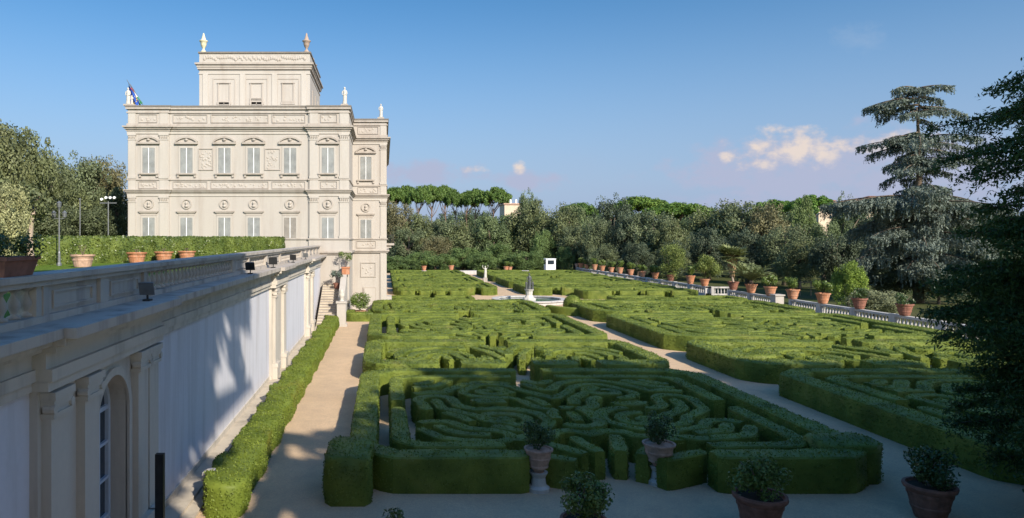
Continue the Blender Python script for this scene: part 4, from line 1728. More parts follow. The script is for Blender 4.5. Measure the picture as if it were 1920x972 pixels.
dup(pt1, (RXB, 101, z_c), 0.7, (0.9, 0.9, 0.95), 'shaded pot with a dark bush just left of the tall pale green bush', GRP)
ordw = ['nearest', 'second', 'third', 'fourth', 'fifth', 'sixth', 'seventh', 'eighth', 'ninth']
for i, y_ in enumerate((106, 111, 116, 120.5, 125.5, 130, 134.8, 139.0)):
    dup(pt1, (RXB, y_, z_c), i * 1.1, (0.9, 0.9, 0.9 + 0.08 * (i % 3)), 'small terracotta pot with a lemon bush, %s in the far row on the balustrade' % ordw[i], GRP)
b = MB()
b.lathe([(q * 0.75, h * 0.75) for q, h in POT], (RXB, 142, z_c), 14)
tag(b.build('empty_pot', M['terra_pale']), 'pale empty pot at the far end of the balustrade row', 'pot', GRP)
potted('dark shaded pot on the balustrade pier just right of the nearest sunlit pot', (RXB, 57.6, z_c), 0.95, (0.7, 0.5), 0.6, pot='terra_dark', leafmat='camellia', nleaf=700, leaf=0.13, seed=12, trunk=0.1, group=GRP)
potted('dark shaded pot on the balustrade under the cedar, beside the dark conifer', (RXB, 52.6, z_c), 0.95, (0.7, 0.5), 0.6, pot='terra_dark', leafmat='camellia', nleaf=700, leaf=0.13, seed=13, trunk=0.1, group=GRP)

# palms on the balustrade
def frond(mb, base, az, L_, lift, droop, leaflets=16, wd=0.05, ll=0.5, r=rng):
    pts = []
    for t in np.linspace(0, 1, 9):
        rr = L_ * (t - 0.18 * t * t)
        pts.append((base[0] + rr * math.cos(az), base[1] + rr * math.sin(az), base[2] + lift * t * L_ - droop * L_ * t * t))
    mb.tube(pts, np.linspace(0.035, 0.01, 9), 4)
    pts = resample(np.array(pts), L_ / leaflets)
    T = unit(np.gradient(pts, axis=0))
    side = unit(np.cross(T, np.array([0, 0, 1.0])))
    up = np.cross(side, T)
    for sg in (-1, 1):
        P = pts[1:]
        k_ = len(P)
        len_ = ll * np.sin(np.linspace(0.35, PI * 0.93, k_))
        D_ = unit(side[1:] * sg + T[1:] * 0.8 + up[1:] * 0.25 + r.normal(size=(k_, 3)) * 0.08)
        c_ = P + D_ * len_[:, None] / 2
        mb.add(*leaf_quads(c_, up[1:], len_, np.full(k_, wd), 0.25, T=D_, r=r))


t = thing('date_palm', 'potted palm with arching feathery fronds between the fan palm and cream pier', 'palm', (RXB, 74.6, z_c), 'palms on the right balustrade')
b = MB()
b.lathe(POT, (RXB, 74.6, z_c), 20)
b.build('pot', M['terra'], t)
b = MB()
b.lathe([(0.16, 0.85), (0.22, 1.1), (0.15, 1.35), (0.05, 1.45)], (RXB, 74.6, z_c), 10)
b.build('trunk', M['bark'], t)
rf = np.random.default_rng(4)
b = MB()
for k_ in range(26):
    frond(b, (RXB, 74.6, z_c + 1.3), k_ * 2.4, rf.uniform(2.4, 3.5), rf.uniform(0.5, 1.15), rf.uniform(0.4, 0.7), 34, 0.09, 0.7, rf)
b.build('fronds', M['palm'], t)

t = thing('fan_palm', 'tall fan palm with a hanging skirt of dry leaves rising from a reddish pot', 'palm', (RXB + 0.6, 78.6, z_c), 'palms on the right balustrade')
fx, fy = RXB + 0.3, 79.0
b = MB()
b.lathe(POT, (fx, fy, z_c), 20)
b.build('pot', M['terra_dark'], t)
b = MB()
b.tube([(fx, fy, z_c + 0.8), (fx - 0.25, fy, z_c + 2.0), (fx - 0.1, fy, z_c + 3.3), (fx - 0.1, fy, z_c + 4.2)], [0.13, 0.13, 0.12, 0.1], 8)
b.build('trunk', M['palebark'], t)


def fan_leaf(mb, base, dirv, stem, rad, r, droop=0.2):
    dirv = unit(np.array([dirv]))[0]
    tip = np.array(base) + dirv * stem
    tip[2] -= droop * stem * 0.3
    mb.tube([base, tuple((np.array(base) + tip) / 2 + np.array([0, 0, 0.05])), tuple(tip)], [0.02, 0.016, 0.012], 4)
    side = unit(np.cross(dirv, [[0.05, 0.02, 1.0]]))[0]
    k_ = 17
    a = np.linspace(-1.9, 1.9, k_)
    D_ = np.cos(a)[:, None] * dirv + np.sin(a)[:, None] * side
    D_[:, 2] -= 0.25 + droop * 0.6
    D_ = unit(D_)
    P = tip + D_ * rad / 2
    N = np.tile(np.cross(side, dirv), (k_, 1))
    mb.add(*leaf_quads(P, N, rad, 0.18, 0.15, T=D_, r=r))


b = MB()
for k_ in range(40):
    a = k_ * 2.4
    el = rf.uniform(-0.5, 1.1)
    fan_leaf(b, (fx - 0.1, fy, z_c + 4.2), (math.cos(a), math.sin(a), el), rf.uniform(0.6, 0.95), rf.uniform(0.85, 1.2), rf, 0.3)
b.build('fronds', M['palm'], t)
b = MB()
k_ = 420
a = rf.uniform(0, 2 * PI, k_)
hh = rf.random(k_)
rad = 0.2 + 0.42 * hh
P = np.stack([fx - 0.12 + rad * np.cos(a), fy + rad * np.sin(a), z_c + 1.7 + 2.3 * hh], 1)
N = np.stack([np.cos(a), np.sin(a), np.zeros(k_)], 1)
b.add(*leaf_quads(P, N, 0.75, 0.16, 0.3, T=np.tile([0.0, 0, 1.0], (k_, 1)) + N * 0.25, r=rf))
b.build('dry_leaves', M['deadpalm'], t)

# foreground pots on the gravel
FG = 'potted trees on the near gravel'
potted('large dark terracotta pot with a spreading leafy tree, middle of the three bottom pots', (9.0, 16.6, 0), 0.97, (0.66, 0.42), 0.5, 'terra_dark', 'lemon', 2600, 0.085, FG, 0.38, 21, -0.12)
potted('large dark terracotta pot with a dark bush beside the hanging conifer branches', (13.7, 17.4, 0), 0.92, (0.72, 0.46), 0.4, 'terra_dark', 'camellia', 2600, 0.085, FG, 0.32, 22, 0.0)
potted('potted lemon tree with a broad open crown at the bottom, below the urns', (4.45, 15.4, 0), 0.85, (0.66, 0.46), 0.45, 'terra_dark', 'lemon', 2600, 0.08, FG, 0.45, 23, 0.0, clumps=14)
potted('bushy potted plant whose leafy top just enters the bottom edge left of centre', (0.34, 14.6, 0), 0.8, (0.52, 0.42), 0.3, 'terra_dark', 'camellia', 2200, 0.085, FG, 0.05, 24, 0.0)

# terracotta urns on stone pedestals in front of the first parterre
URN = [(0.16, 0), (0.18, 0.04), (0.26, 0.12), (0.30, 0.13), (0.31, 0.17), (0.30, 0.19), (0.35, 0.34), (0.37, 0.35), (0.38, 0.39), (0.37, 0.41), (0.40, 0.55), (0.45, 0.57), (0.46, 0.62), (0.40, 0.62), (0.37, 0.58)]


def garden_urn(loc, s, label, seed, hl):
    t = thing('pedestal_urn', label, 'urn', loc, 'urns in front of the first parterre')
    x, y, z = loc
    b = MB()
    b.lathe([(0.31, 0), (0.31, 0.1), (0.22, 0.16), (0.19, 0.38), (0.24, 0.48), (0.26, 0.52)], loc, 14)
    b.build('pedestal', M['marble'], t)
    b = MB()
    b.lathe([(q * s, 0.52 + h * 1.05) for q, h in URN], loc, 20)
    b.build('vase', M['terra_pale'], t)
    r = np.random.default_rng(seed)
    cs = [(x + r.uniform(-0.28, 0.28), y + r.uniform(-0.28, 0.28), z + 1.28 + r.uniform(0, hl)) for _ in range(11)]
    b = MB()
    b.add(*clump_leaves(np.array(cs), [0.2] * 11, 130, 0.07, r))
    for k_ in range(7):
        a = r.uniform(0, 2 * PI)
        b.tube([(x, y, z + 1.1), (x + 0.2 * math.cos(a), y + 0.2 * math.sin(a), z + 1.4), (x + 0.3 * math.cos(a), y + 0.3 * math.sin(a), z + 1.3 + hl)], 0.012, 4)
    b.build('foliage', M['camellia'], t)


garden_urn((4.3, 19.3, 0), 0.88, 'banded terracotta urn on a pale stone foot, left one of the pair', 31, 0.5)
garden_urn((7.85, 19.8, 0), 1.0, 'larger banded terracotta urn with leafy plant, right one of the pair', 32, 0.6)

# potted plants near the stairs
b = MB()
sq = thing('square_planter', 'square terracotta planter with a thin lemon tree on the stair cheek wall', 'potted plant', (-3.3, 60.4, 3.9), 'potted plants by the stairs')
b.box(-3.65, -3.0, 60.1, 60.75, 3.9, 4.45)
b.box(-3.7, -2.95, 60.05, 60.8, 4.45, 4.55)
b.build('pot', M['terra'], sq)
b = MB()
b.tube([(-3.3, 60.4, 4.5), (-3.35, 60.4, 5.0), (-3.2, 60.4, 5.3)], 0.03, 5)
b.build('trunk', M['bark'], sq)
rr_ = np.random.default_rng(6)
b = MB()
b.add(*clump_leaves(np.array([(-3.3 + rr_.uniform(-.5, .5), 60.4 + rr_.uniform(-.3, .3), 5.4 + rr_.uniform(-.25, .4)) for _ in range(10)]), [0.25] * 10, 40, 0.12, rr_))
b.build('foliage', M['lemon'], sq)
potted('dark pot with a grey-leaved shrub on the upper steps of the garden staircase', (-4.05, 59.6, 2.70), 0.55, (0.55, 0.5), 0.7, 'terra_dark', 'cedar', 500, 0.14, 'potted plants by the stairs', 0.4, 41)
potted('leafy lemon tree in the notched hedge at the villa corner', (-2.1, 60.6, 0), 0.8, (0.95, 0.9), 0.5, 'terra', 'lemon', 2200, 0.13, 'potted plants by the stairs', 0.5, 42, clumps=16)
# terrace pots
TG = 'terracotta pots on the terrace lawn'
TP = [(0.40, 0), (0.43, 0.04), (0.5, 0.34), (0.52, 0.35), (0.53, 0.4), (0.52, 0.42), (0.56, 0.56), (0.62, 0.58), (0.63, 0.66), (0.57, 0.66), (0.54, 0.6)]
for i, (p_, Y_, lb) in enumerate(((155, 36.6, 'low terracotta pot with bare twigs on the terrace lawn, farthest left of the row'), (256, 43.0, 'orange terracotta pot on the terrace left of the close pair'),
                                  (307, 45.5, 'orange terracotta pot on the terrace, left one of the close pair'), (350, 47.5, 'orange terracotta pot on the terrace, nearest the villa'))):
    X_ = px(p_, Y_)
    tt = thing('terrace_pot', lb, 'pot', (X_, Y_, TZ), TG)
    b = MB()
    b.lathe(TP, (X_, Y_, TZ), 20)
    pt_ = b.build('pot', M['terra_pale' if i == 0 else 'terra'], tt)
    b = MB()
    b.lathe([(0.02, 0.58), (0.54, 0.59), (0.02, 0.61)], (X_, Y_, TZ), 14)
    b.build('soil', M['soil'], pt_)
    b = MB()
    for k_ in range(5):
        a = 1.3 * k_
        b.tube([(X_, Y_, TZ + 0.6), (X_ + 0.1 * math.cos(a), Y_ + 0.1 * math.sin(a), TZ + 0.85), (X_ + 0.2 * math.cos(a), Y_ + 0.2 * math.sin(a), TZ + (1.15 if i == 0 else 0.8))], 0.012, 4)
    b.build('twigs', M['bark'], tt)
# shaded planter box on the rail at far left
t = thing('planter_box', 'dark shaded planter box with a dense bush standing on the terrace balustrade at far left', 'planter', (-6.05, 11.0, 6.412))
b = MB()
b.taper(-6.05, 10.9, 6.412, 6.66, 0.62, 0.85, 0.74, 1.0)
b.box(-6.45, -5.65, 10.38, 11.42, 6.66, 6.72)
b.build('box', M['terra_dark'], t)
cs = [(-6.05 + rr_.uniform(-.35, .35), 10.9 + rr_.uniform(-.45, .45), 6.84 + rr_.uniform(0, .16)) for _ in range(22)]
b = MB()
b.add(*clump_leaves(np.array(cs), [0.2] * 22, 130, 0.055, rr_))
b.build('foliage', M['camellia'], t)

# ------------------------------------------------------------------ lamps and posts on the terrace
t = thing('floodlight_mast', 'tall mast with a row of round white floodlights in front of the left trees', 'light mast', (px(203, 62), 62, TZ), 'lamps on the terrace')
X_, Y_ = px(203, 62), 62
b = MB()
b.tube([(X_, Y_, TZ), (X_, Y_, pz(378, 62))], 0.06, 8)
b.box(X_ - 0.75, X_ + 0.75, Y_ - 0.04, Y_ + 0.04, pz(382, 62), pz(380, 62))
b.build('pole', M['galv'], t)
for i, dx in enumerate((-0.58, -0.2, 0.18, 0.55)):
    b = MB()
    zz = pz(371, 62) if i else pz(374, 62)
    n = 12
    b.add([(X_ + dx + 0.12 * math.cos(2 * PI * k_ / n), Y_ + sy * 0.08, zz + 0.12 * math.sin(2 * PI * k_ / n)) for sy in (-1, 1) for k_ in range(n)],
          [(k_, (k_ + 1) % n, n + (k_ + 1) % n, n + k_) for k_ in range(n)], [tuple(range(n - 1, -1, -1)), tuple(range(n, 2 * n))])
    b.build('lamp_head', M['lampwhite'], t)
t = thing('bare_pole', 'thin plain grey pole behind the terrace hedge in front of the left trees', 'pole', (px(150, 60), 60, TZ), 'lamps on the terrace')
b = MB()
b.tube([(px(150, 60), 60, TZ), (px(150, 60), 60, pz(375, 60))], 0.05, 8)
b.build('shaft', M['galv'], t)
b = MB()
b.lathe([(0.09, 0), (0.09, 0.08), (0.02, 0.14)], (px(150, 60), 60, pz(375, 60)), 8)
b.build('finial', M['galv'], t)
X_, Y_ = px(111, 38.5), 38.5
t = thing('street_lamp', 'grey lantern post with frosted globes in front of the laurel hedge', 'street lamp', (X_, Y_, TZ), 'lamps on the terrace')
b = MB()
b.lathe([(0.14, 0), (0.14, 0.1), (0.08, 0.2), (0.07, 0.7), (0.045, 0.8), (0.04, 3.1), (0.06, 3.15), (0.02, 3.2)], (X_, Y_, TZ), 8)
b.box(X_ - 0.3, X_ + 0.3, Y_ - 0.02, Y_ + 0.02, TZ + 2.6, TZ + 2.64)
b.build('post', M['galv'], t)
for dx, dz in ((-0.3, 2.64), (0.3, 2.64), (0, 3.18)):
    b = MB()
    b.lathe([(0.05, 0), (0.1, 0.06), (0.13, 0.28), (0.15, 0.3), (0.03, 0.42)], (X_ + dx, Y_, TZ + dz), 8)
    b.build('lantern', M['galv'], t)
# black post at the foot of the wall
t = thing('black_post', 'tall black metal post standing against the foot of the blue wall', 'post', (-4.86, 15.05, 0))
b = MB()
b.box(-4.95, -4.77, 14.98, 15.10, 0.07, 2.34)
b.build('post', M['iron'], t)
b = MB()
b.box(-5.0, -4.72, 14.93, 15.15, 0.07, 0.12)
b.build('base_plate', M['iron'], t)
# pale stone peeping out of the near end of the path hedge
b = MB()
b.lathe([(0.10, 0), (0.24, 0.08), (0.22, 0.3), (0.1, 0.38)], (-4.62, 18.6, 0.45), 7, 1.2, 0.8)
tag(b.build('stone_block', M['balu_right']), 'rough pale stone lying in the near end of the path hedge', 'stone')

# guard booth at the far end
X_, Y_ = px(1032, 137), 137.5
t = thing('guard_booth', 'small white booth with a dark window at the far end of the garden', 'booth', (X_, Y_, 0))
b = MB()
b.box(X_ - 0.95, X_ + 0.95, Y_ - 0.9, Y_ + 0.9, 0, 2.95)
b.build('cabin', M['white'], t)
b = MB()
b.box(X_ - 1.02, X_ + 1.02, Y_ - 0.98, Y_ + 0.98, 2.95, 3.08)
b.build('roof', M['white'], t)
b = MB()
b.box(X_ - 0.62, X_ + 0.62, Y_ - 0.93, Y_ - 0.88, 1.95, 2.75)
b.box(X_ - 0.98, X_ - 0.9, Y_ - 0.7, Y_ + 0.7, 1.95, 2.75)
b.build('window', M['glass'], t)
b = MB()
b.box(3.0, 30.0, 136.2, 137.6, -0.05, 0.72)
tag(b.build('low_wall', M['balu_right']), 'low stone wall at the far end of the garden under the terracotta pots', 'wall')
FP = 'pots at the far garden edge'
dup(pt1, (px(795, 137), 137, 0.724), 0.3, (0.9, 0.9, 1.0), 'terracotta pot with a bush against the far laurels, nearest the villa', FP)
dup(pt1, (px(846, 137), 137, 0.724), 1.3, (0.95, 0.95, 1.1), 'terracotta pot with a round bush just left of the far white statue', FP)
dup(pt1, (px(949, 137), 137, 0.724), 2.3, (0.9, 0.9, 0.9), 'terracotta pot, left one of the close far pair right of the statue', FP)
dup(pt1, (px(956, 137), 137, 0.724), 3.3, (0.85, 0.85, 0.8), 'terracotta pot, right one of the close far pair right of the statue', FP)
# wooden rail fence on the slope behind the balustrade
t = thing('rail_fence', 'low wooden rail fence on the grass behind the right balustrade', 'fence', (px(1530, 85), 85, 0))
for i in range(4):
    b = MB()
    X_ = px(1500, 85) + i * 1.35
    b.tube([(X_, 85, 0), (X_, 85, 1.75)], 0.06, 6)
    b.build('post', M['wood'], t)
b = MB()
b.tube([(px(1500, 85) - 0.3, 84.93, 1.65), (px(1500, 85) + 4.4, 84.93, 1.65)], 0.05, 6)
b.tube([(px(1500, 85) - 0.3, 84.93, 1.05), (px(1500, 85) + 4.4, 84.93, 1.05)], 0.05, 6)
b.build('rail', M['wood'], t)

# ------------------------------------------------------------------ trees
def crown_mesh(seed, shape, nclump, per, leaf):
    r = np.random.default_rng(seed)
    cs, rad = [], []
    for k_ in range(nclump):
        d_ = unit(r.normal(size=(1, 3)))[0]
        if shape == 'dome' and d_[2] < -0.35: d_[2] *= -0.5
        q = r.uniform(0.45, 0.86)
        c_ = d_ * q
        if shape == 'cone':
            zz = r.uniform(-0.95, 0.85)
            rr = (0.85 - zz) / 1.8 * 0.85 * r.uniform(0.4, 1.0)
            a = r.uniform(0, 2 * PI)
            c_ = np.array([rr * math.cos(a), rr * math.sin(a), zz])
        cs.append(c_)
        rad.append(r.uniform(0.2, 0.36))
    for k_ in range(nclump // 2):                        # ragged tufts on the outside
        d_ = unit(r.normal(size=(1, 3)))[0]
        if shape == 'cone': continue
        cs.append(d_ * r.uniform(0.86, 1.02))
        rad.append(r.uniform(0.07, 0.14))
    n0 = nclump
    b = MB()
    b.add(*clump_leaves(np.array(cs[:n0]), rad[:n0], per, leaf, r, up=0.25))
    if len(cs) > n0:
        b.add(*clump_leaves(np.array(cs[n0:]), rad[n0:], max(10, per // 5), leaf * 0.9, r, up=0.2))
    me = b.mesh('crown')
    me.materials.append(M['tree'])
    return me


CROWNS = [crown_mesh(50 + i, 'round', 52, 300, 0.062) for i in range(5)]
DENSE = crown_mesh(66, 'round', 60, 260, 0.14)
CONE = crown_mesh(60, 'cone', 44, 230, 0.05)


def trunk_mesh(seed, mat):
    """unit trunk: height 1, limbs spreading in the upper half"""
    r = np.random.default_rng(seed)
    b = MB()
    b.tube([(0, 0, -0.02), (0.02, 0.01, 0.12), (0.0, 0.02, 0.35), (0.03, 0, 0.6), (0.02, 0.01, 0.9)], [0.06, 0.045, 0.04, 0.03, 0.012], 9)
    for k_ in range(8):
        a = k_ * 2.4 + r.uniform(-.3, .3)
        z_ = r.uniform(0.3, 0.65)
        L_ = r.uniform(0.18, 0.32)
        b.tube([(0.01, 0.01, z_), (0.5 * L_ * math.cos(a), 0.5 * L_ * math.sin(a), z_ + 0.1), (L_ * math.cos(a), L_ * math.sin(a), z_ + 0.26)], [0.022, 0.015, 0.006], 6)
    me = b.mesh('trunk', True)
    me.materials.append(M[mat])
    return me


TRUNKS = [trunk_mesh(70, 'bark'), trunk_mesh(71, 'palebark')]
trees = 0


def tree(label, X, Y, H, rx, rz, tint=(1, 1, 1), variant=0, z0=0.0, name='broadleaf_tree', group='trees around the garden', cone=False, trunk=0, ry=None, dense=False):
    global trees
    trees += 1
    t = thing(name, label, 'tree', (X, Y, z0), group)
    me = CONE if cone else DENSE if dense else CROWNS[variant % 5]
    o = bpy.data.objects.new('crown', me)
    C.objects.link(o)
    o.parent = t
    o.location = (0, 0, H - rz)
    o.scale = (rx, ry or rx, rz)
    o.rotation_euler = (0, 0, 0 if dense else trees * 1.37)
    o.color = (*tint, 1)
    o = bpy.data.objects.new('trunk', TRUNKS[trunk])
    C.objects.link(o)
    o.parent = t
    s = max(0.6, min(1.0, rx / 5))
    o.scale = (H * s, H * s, H * 0.86)
    o.rotation_euler = (0, 0, trees * 0.9)
    return t


def ptree(label, p_, ytop, Y, halfpx, tint=(1, 1, 1), base=0.0, rzf=None, **kw):
    H = pz(ytop, Y) - base
    rx = halfpx * Y / 1300
    rz = (rzf or 0.48) * H
    rx *= 1.18
    return tree(label, px(p_, Y), Y, H, rx, rz, tint, z0=base, **kw)


OLIVE = (0.92, 1.03, 0.70)
GREEN = (0.82, 1.03, 0.68)
DARK = (0.55, 0.68, 0.62)
GREY = (0.86, 1.0, 0.78)
BROWN = (1.12, 1.0, 0.76)
BRIGHT = (0.92, 1.2, 0.62)
GB = 'trees behind the far garden edge'
GR = 'trees beyond the right balustrade'
GLT = 'trees on the terrace left of the villa'
# far edge
SH = 'laurel shrubs at the far garden edge'
sh = [(745, 480, 145, 30), (790, 468, 150, 26), (832, 475, 146, 26), (868, 462, 151, 30), (905, 470, 147, 28), (940, 455, 152, 28), (985, 468, 147, 34), (1018, 430, 153, 22), (1060, 460, 146, 16)]
shl = ['bright laurel bush tight against the far side of the villa wing', 'bright green laurel above the leftmost far terracotta pot', 'bushy laurel left of the second far pot', 'big glossy laurel behind the left of the white statue',
       'dense laurel directly behind the white statue', 'tall glossy laurel behind the far pair of pots', 'broad laurel between the far pots and white booth', 'tall bright green bush just left of the white booth', 'upright green bush just right of the white booth']
for i, (a, yt, Y_, hw) in enumerate(sh):
    ptree(shl[i], a, yt, Y_, hw, (0.85, 1.2, 0.6), variant=i, rzf=0.5, name='laurel_shrub', group=SH)
far = [(742, 372, 168, 34, BROWN, 'brownish green tree beside the villa wing in front of the pine grove'), (790, 398, 165, 36, OLIVE, 'olive green tree under the left of the pine grove'), (828, 408, 162, 34, GREY, 'grey green tree under the middle of the pine grove'),
       (868, 412, 160, 34, OLIVE, 'low olive tree under the right of the pine grove'), (765, 425, 158, 34, GREY, 'lower grey green tree right of the villa wing'), (815, 440, 156, 32, BROWN, 'low brownish bushy tree behind the far pots'),
       (918, 402, 158, 36, GREEN, 'mid green tree right of the pine grove, left of the roof terrace'), (955, 398, 170, 44, BRIGHT, 'bright green tree below the small roof terrace'), (1000, 372, 164, 46, OLIVE, 'tall olive green tree right of the roof terrace'),
       (990, 358, 190, 22, GREEN, 'rounded dark green tree poking up beside the roof terrace'), (1045, 378, 158, 42, OLIVE, 'broad olive tree above the white booth'), (1085, 384, 175, 30, GREEN, 'green tree in a gap left of the tall dark oak'), (1078, 420, 150, 30, GREY, 'grey oak standing behind the white booth')]
for i, (a, yt, Y_, hw, tn, lb) in enumerate(far):
    ptree(lb, a, yt, Y_, hw, tn, variant=i + 1, group=GB)
rt = [(1148, 368, 146, 36, DARK, 'tall dark oak with a pointed top, tallest above the far row of pots'), (1120, 405, 140, 30, GREY, 'grey green oak leaning left of the tall dark oak'), (1180, 400, 136, 34, DARK, 'dark oak right of the tall pointed oak'),
      (1222, 390, 134, 40, GREY, 'grey green oak under the left umbrella pine'), (1262, 408, 128, 34, OLIVE, 'olive oak under the right umbrella pine'), (1302, 405, 150, 34, GREEN, 'green tree behind the tall pale bush'), (1345, 372, 132, 52, OLIVE, 'broad olive oak above the potted orange tree'),
      (1330, 425, 118, 34, DARK, 'shadowy dark oak behind the pale green bush'), (1395, 372, 126, 46, GREY, 'large grey green oak above the fan palm'), (1440, 378, 122, 44, BROWN, 'brownish oak behind the date palm'), (1400, 430, 108, 38, DARK, 'dark understorey oak behind the fan palm'),
      (1470, 415, 104, 40, GREY, 'grey oak behind the two pots by the pier'), (1508, 365, 128, 22, BRIGHT, 'bright rounded green tree left of the far house'), (1545, 412, 112, 28, GREEN, 'green tree below the far house'), (1500, 440, 98, 34, OLIVE, 'low olive tree above the rail fence'),
      (1584, 365, 128, 22, GREEN, 'dark green tree standing between the far houses'), (1570, 430, 92, 40, DARK, 'dark tree behind the left of the cedar'), (1262, 450, 116, 26, DARK, 'low dark oak behind the far row of pots'), (1195, 452, 126, 28, DARK, 'low shadowy oak behind the row of small pots'), (1130, 455, 134, 26, GREY, 'low grey oak behind the smallest pots'),
      (1370, 400, 155, 40, GREEN, 'far green tree between the two tallest oaks'), (1480, 385, 150, 40, OLIVE, 'far olive tree left of the bright rounded tree'), (1640, 400, 120, 44, DARK, 'dark tree behind the middle of the cedar'), (1720, 420, 105, 50, DARK, 'dark tree behind the right of the cedar'), (1850, 400, 95, 60, DARK, 'dark tree far behind the hanging conifer'),
      (1660, 470, 78, 45, DARK, 'dark low tree under the cedar behind the balustrade'), (1760, 480, 74, 45, DARK, 'dark low bush between the cedar and the conifer')]
for i, (a, yt, Y_, hw, tn, lb) in enumerate(rt):
    ptree(lb, a, yt, Y_, hw, tn, variant=i, group=GR)
ptree('sunlit yellow green shrub in front of the cedar behind the balustrade', 1592, 488, 70, 28, (1.3, 1.75, 0.45), variant=2, name='garden_shrub', group=GR, rzf=0.5)
ptree('silvery grey sprawling shrub behind the shaded pots on the balustrade', 1640, 540, 62, 45, (1.5, 1.55, 1.3), variant=1, name='garden_shrub', group=GR, rzf=0.5)
# far background woods that close the horizon
fb = [(700, 395, 320, 60), (860, 388, 300, 44), (905, 395, 280, 30), (1100, 392, 300, 60), (1190, 392, 290, 60), (1300, 390, 300, 60), (1420, 384, 280, 60), (1500, 384, 290, 50), (1610, 384, 260, 40), (1680, 392, 230, 50), (1780, 395, 220, 60), (1880, 390, 220, 60)]
fbl = ['hidden behind the villa', 'under the pine grove trunks', 'right of the pine grove trunks', 'left of the umbrella pine pair', 'under the left umbrella pine', 'right of the umbrella pine pair', 'above the fan palm', 'near the far house', 'between far house and cedar', 'behind the cedar top', 'behind the cedar right side', 'behind the hanging conifer']
for i, (a, yt, Y_, hw) in enumerate(fb):
    ptree('distant dark green tree on the horizon ' + fbl[i], a, yt, Y_, hw, (0.6, 0.82, 0.62), variant=i, group='distant trees on the horizon')
# left of villa, on the terrace level
lt = [(-25, 225, 50, 75, (0.95, 1.0, 0.7), 'tall dark leafy tree at the left edge rising above all the left trees'), (30, 225, 56, 62, (0.9, 0.98, 0.68), 'tall leafy tree second from the left edge above the lamp post'), (70, 268, 60, 58, (0.85, 0.95, 0.7), 'rounded dark tree above the grey lantern post'),
      (150, 292, 76, 56, GREY, 'grey green bare-topped tree behind the thin pole'), (195, 285, 80, 46, BROWN, 'brownish twiggy tree beside the left corner of the villa'), (120, 330, 68, 48, OLIVE, 'olive tree behind the lantern post'), (215, 345, 72, 36, OLIVE, 'lower olive tree touching the villa corner'),
      (60, 350, 58, 60, (0.7, 0.8, 0.65), 'dark lower tree behind the pale trunk'), (165, 385, 66, 50, (0.7, 0.82, 0.65), 'dark bushy tree behind the laurel hedge')]
for i, (a, yt, Y_, hw, tn, lb) in enumerate(lt):
    ptree(lb, a, yt, Y_, hw, tn, base=TZ, variant=i + 2, group=GLT, trunk=1 if i == 2 else 0)
ptree('pale silvery olive tree at the left edge above the shaded planter', 2, 335, 36, 42, (2.0, 1.95, 1.5), base=TZ, variant=3, group=GLT, name='olive_tree')
b = MB()
t = thing('plane_tree_trunk', 'pale bare tree trunk with a swollen foot on the terrace beside the laurel hedge', 'tree', (px(57, 38.2), 38.2, TZ), GLT)
xx = px(57, 38.2)
b.tube([(xx, 38.2, TZ - 0.1), (xx + 0.02, 38.2, TZ + 0.25), (xx, 38.2, TZ + 0.7), (xx - 0.05, 38.2, TZ + 1.6), (xx + 0.05, 38.2, TZ + 2.6), (xx + 0.3, 38.3, TZ + 3.6)], [0.42, 0.26, 0.19, 0.17, 0.15, 0.08], 10)
b.build('trunk', M['palebark'], t, smooth=True)
b = MB()
cs = [(xx + rr_.uniform(-1.6, 1.2), 38.2 + rr_.uniform(-1, 1), TZ + 3.3 + rr_.uniform(-0.6, 1.2)) for _ in range(16)]
b.add(*clump_leaves(np.array(cs), [0.55] * 16, 120, 0.2, rr_))
cr_ = b.build('crown', M['tree'], t)
cr_.color = (0.9, 1.0, 0.7, 1)

# ---- umbrella pines
def pine_proto(seed):
    r = np.random.default_rng(seed)
    b = MB()
    base = [(0, 0, -0.01), (0.01, 0, 0.25), (0.03 * r.normal(), 0.02, 0.5), (0.02, 0.02, 0.68)]
    b.tube(base, [0.020, 0.016, 0.013, 0.011], 7)
    tops = []
    for k_ in range(10):
        a = k_ * 2.4 + r.uniform(-.3, .3)
        L_ = r.uniform(0.12, 0.30)
        z_ = r.uniform(0.52, 0.68)
        e = (L_ * math.cos(a), L_ * math.sin(a), 0.84 + 0.06 * r.random() - 0.25 * L_)
        b.tube([(0.02, 0.02, z_), (0.45 * e[0], 0.45 * e[1], z_ + 0.09), e], [0.008, 0.006, 0.003], 5)
    tm = b.mesh('trunk', True)
    tm.materials.append(M['pinebark'])
    cs, rad = [], []
    for k_ in range(140):
        a = r.uniform(0, 2 * PI)
        q = math.sqrt(r.random()) * 0.36
        cs.append((q * math.cos(a), q * math.sin(a), 0.93 - 0.8 * q * q + r.uniform(-0.085, 0.02)))
        rad.append(r.uniform(0.035, 0.07))
    b = MB()
    b.add(*clump_leaves(np.array(cs), rad, 100, 0.028, r, up=0.5, flat=0.75))
    cm = b.mesh('crown')
    cm.materials.append(M['pine'])
    return tm, cm


PINES = [pine_proto(80), pine_proto(81), pine_proto(82)]
pcount = 0


def pine(label, p_, ytop, Y, halfpx, tint=(1, 1, 1), group='umbrella pines', base=0.0):
    global pcount
    pcount += 1
    H = (pz(ytop, Y) - base)
    t = thing('umbrella_pine', label, 'pine tree', (px(p_, Y), Y, base), group)
    tm, cm = PINES[pcount % 3]
    w = halfpx * 1.7 * Y / 1300 / 0.40
    for nm, me in (('trunk', tm), ('crown', cm)):
        o = bpy.data.objects.new(nm, me)
        C.objects.link(o)
        o.parent = t
        o.scale = (w, w, H)
        o.rotation_euler = (0, 0, pcount * 1.1)
        if nm == 'crown': o.color = (*tint, 1)


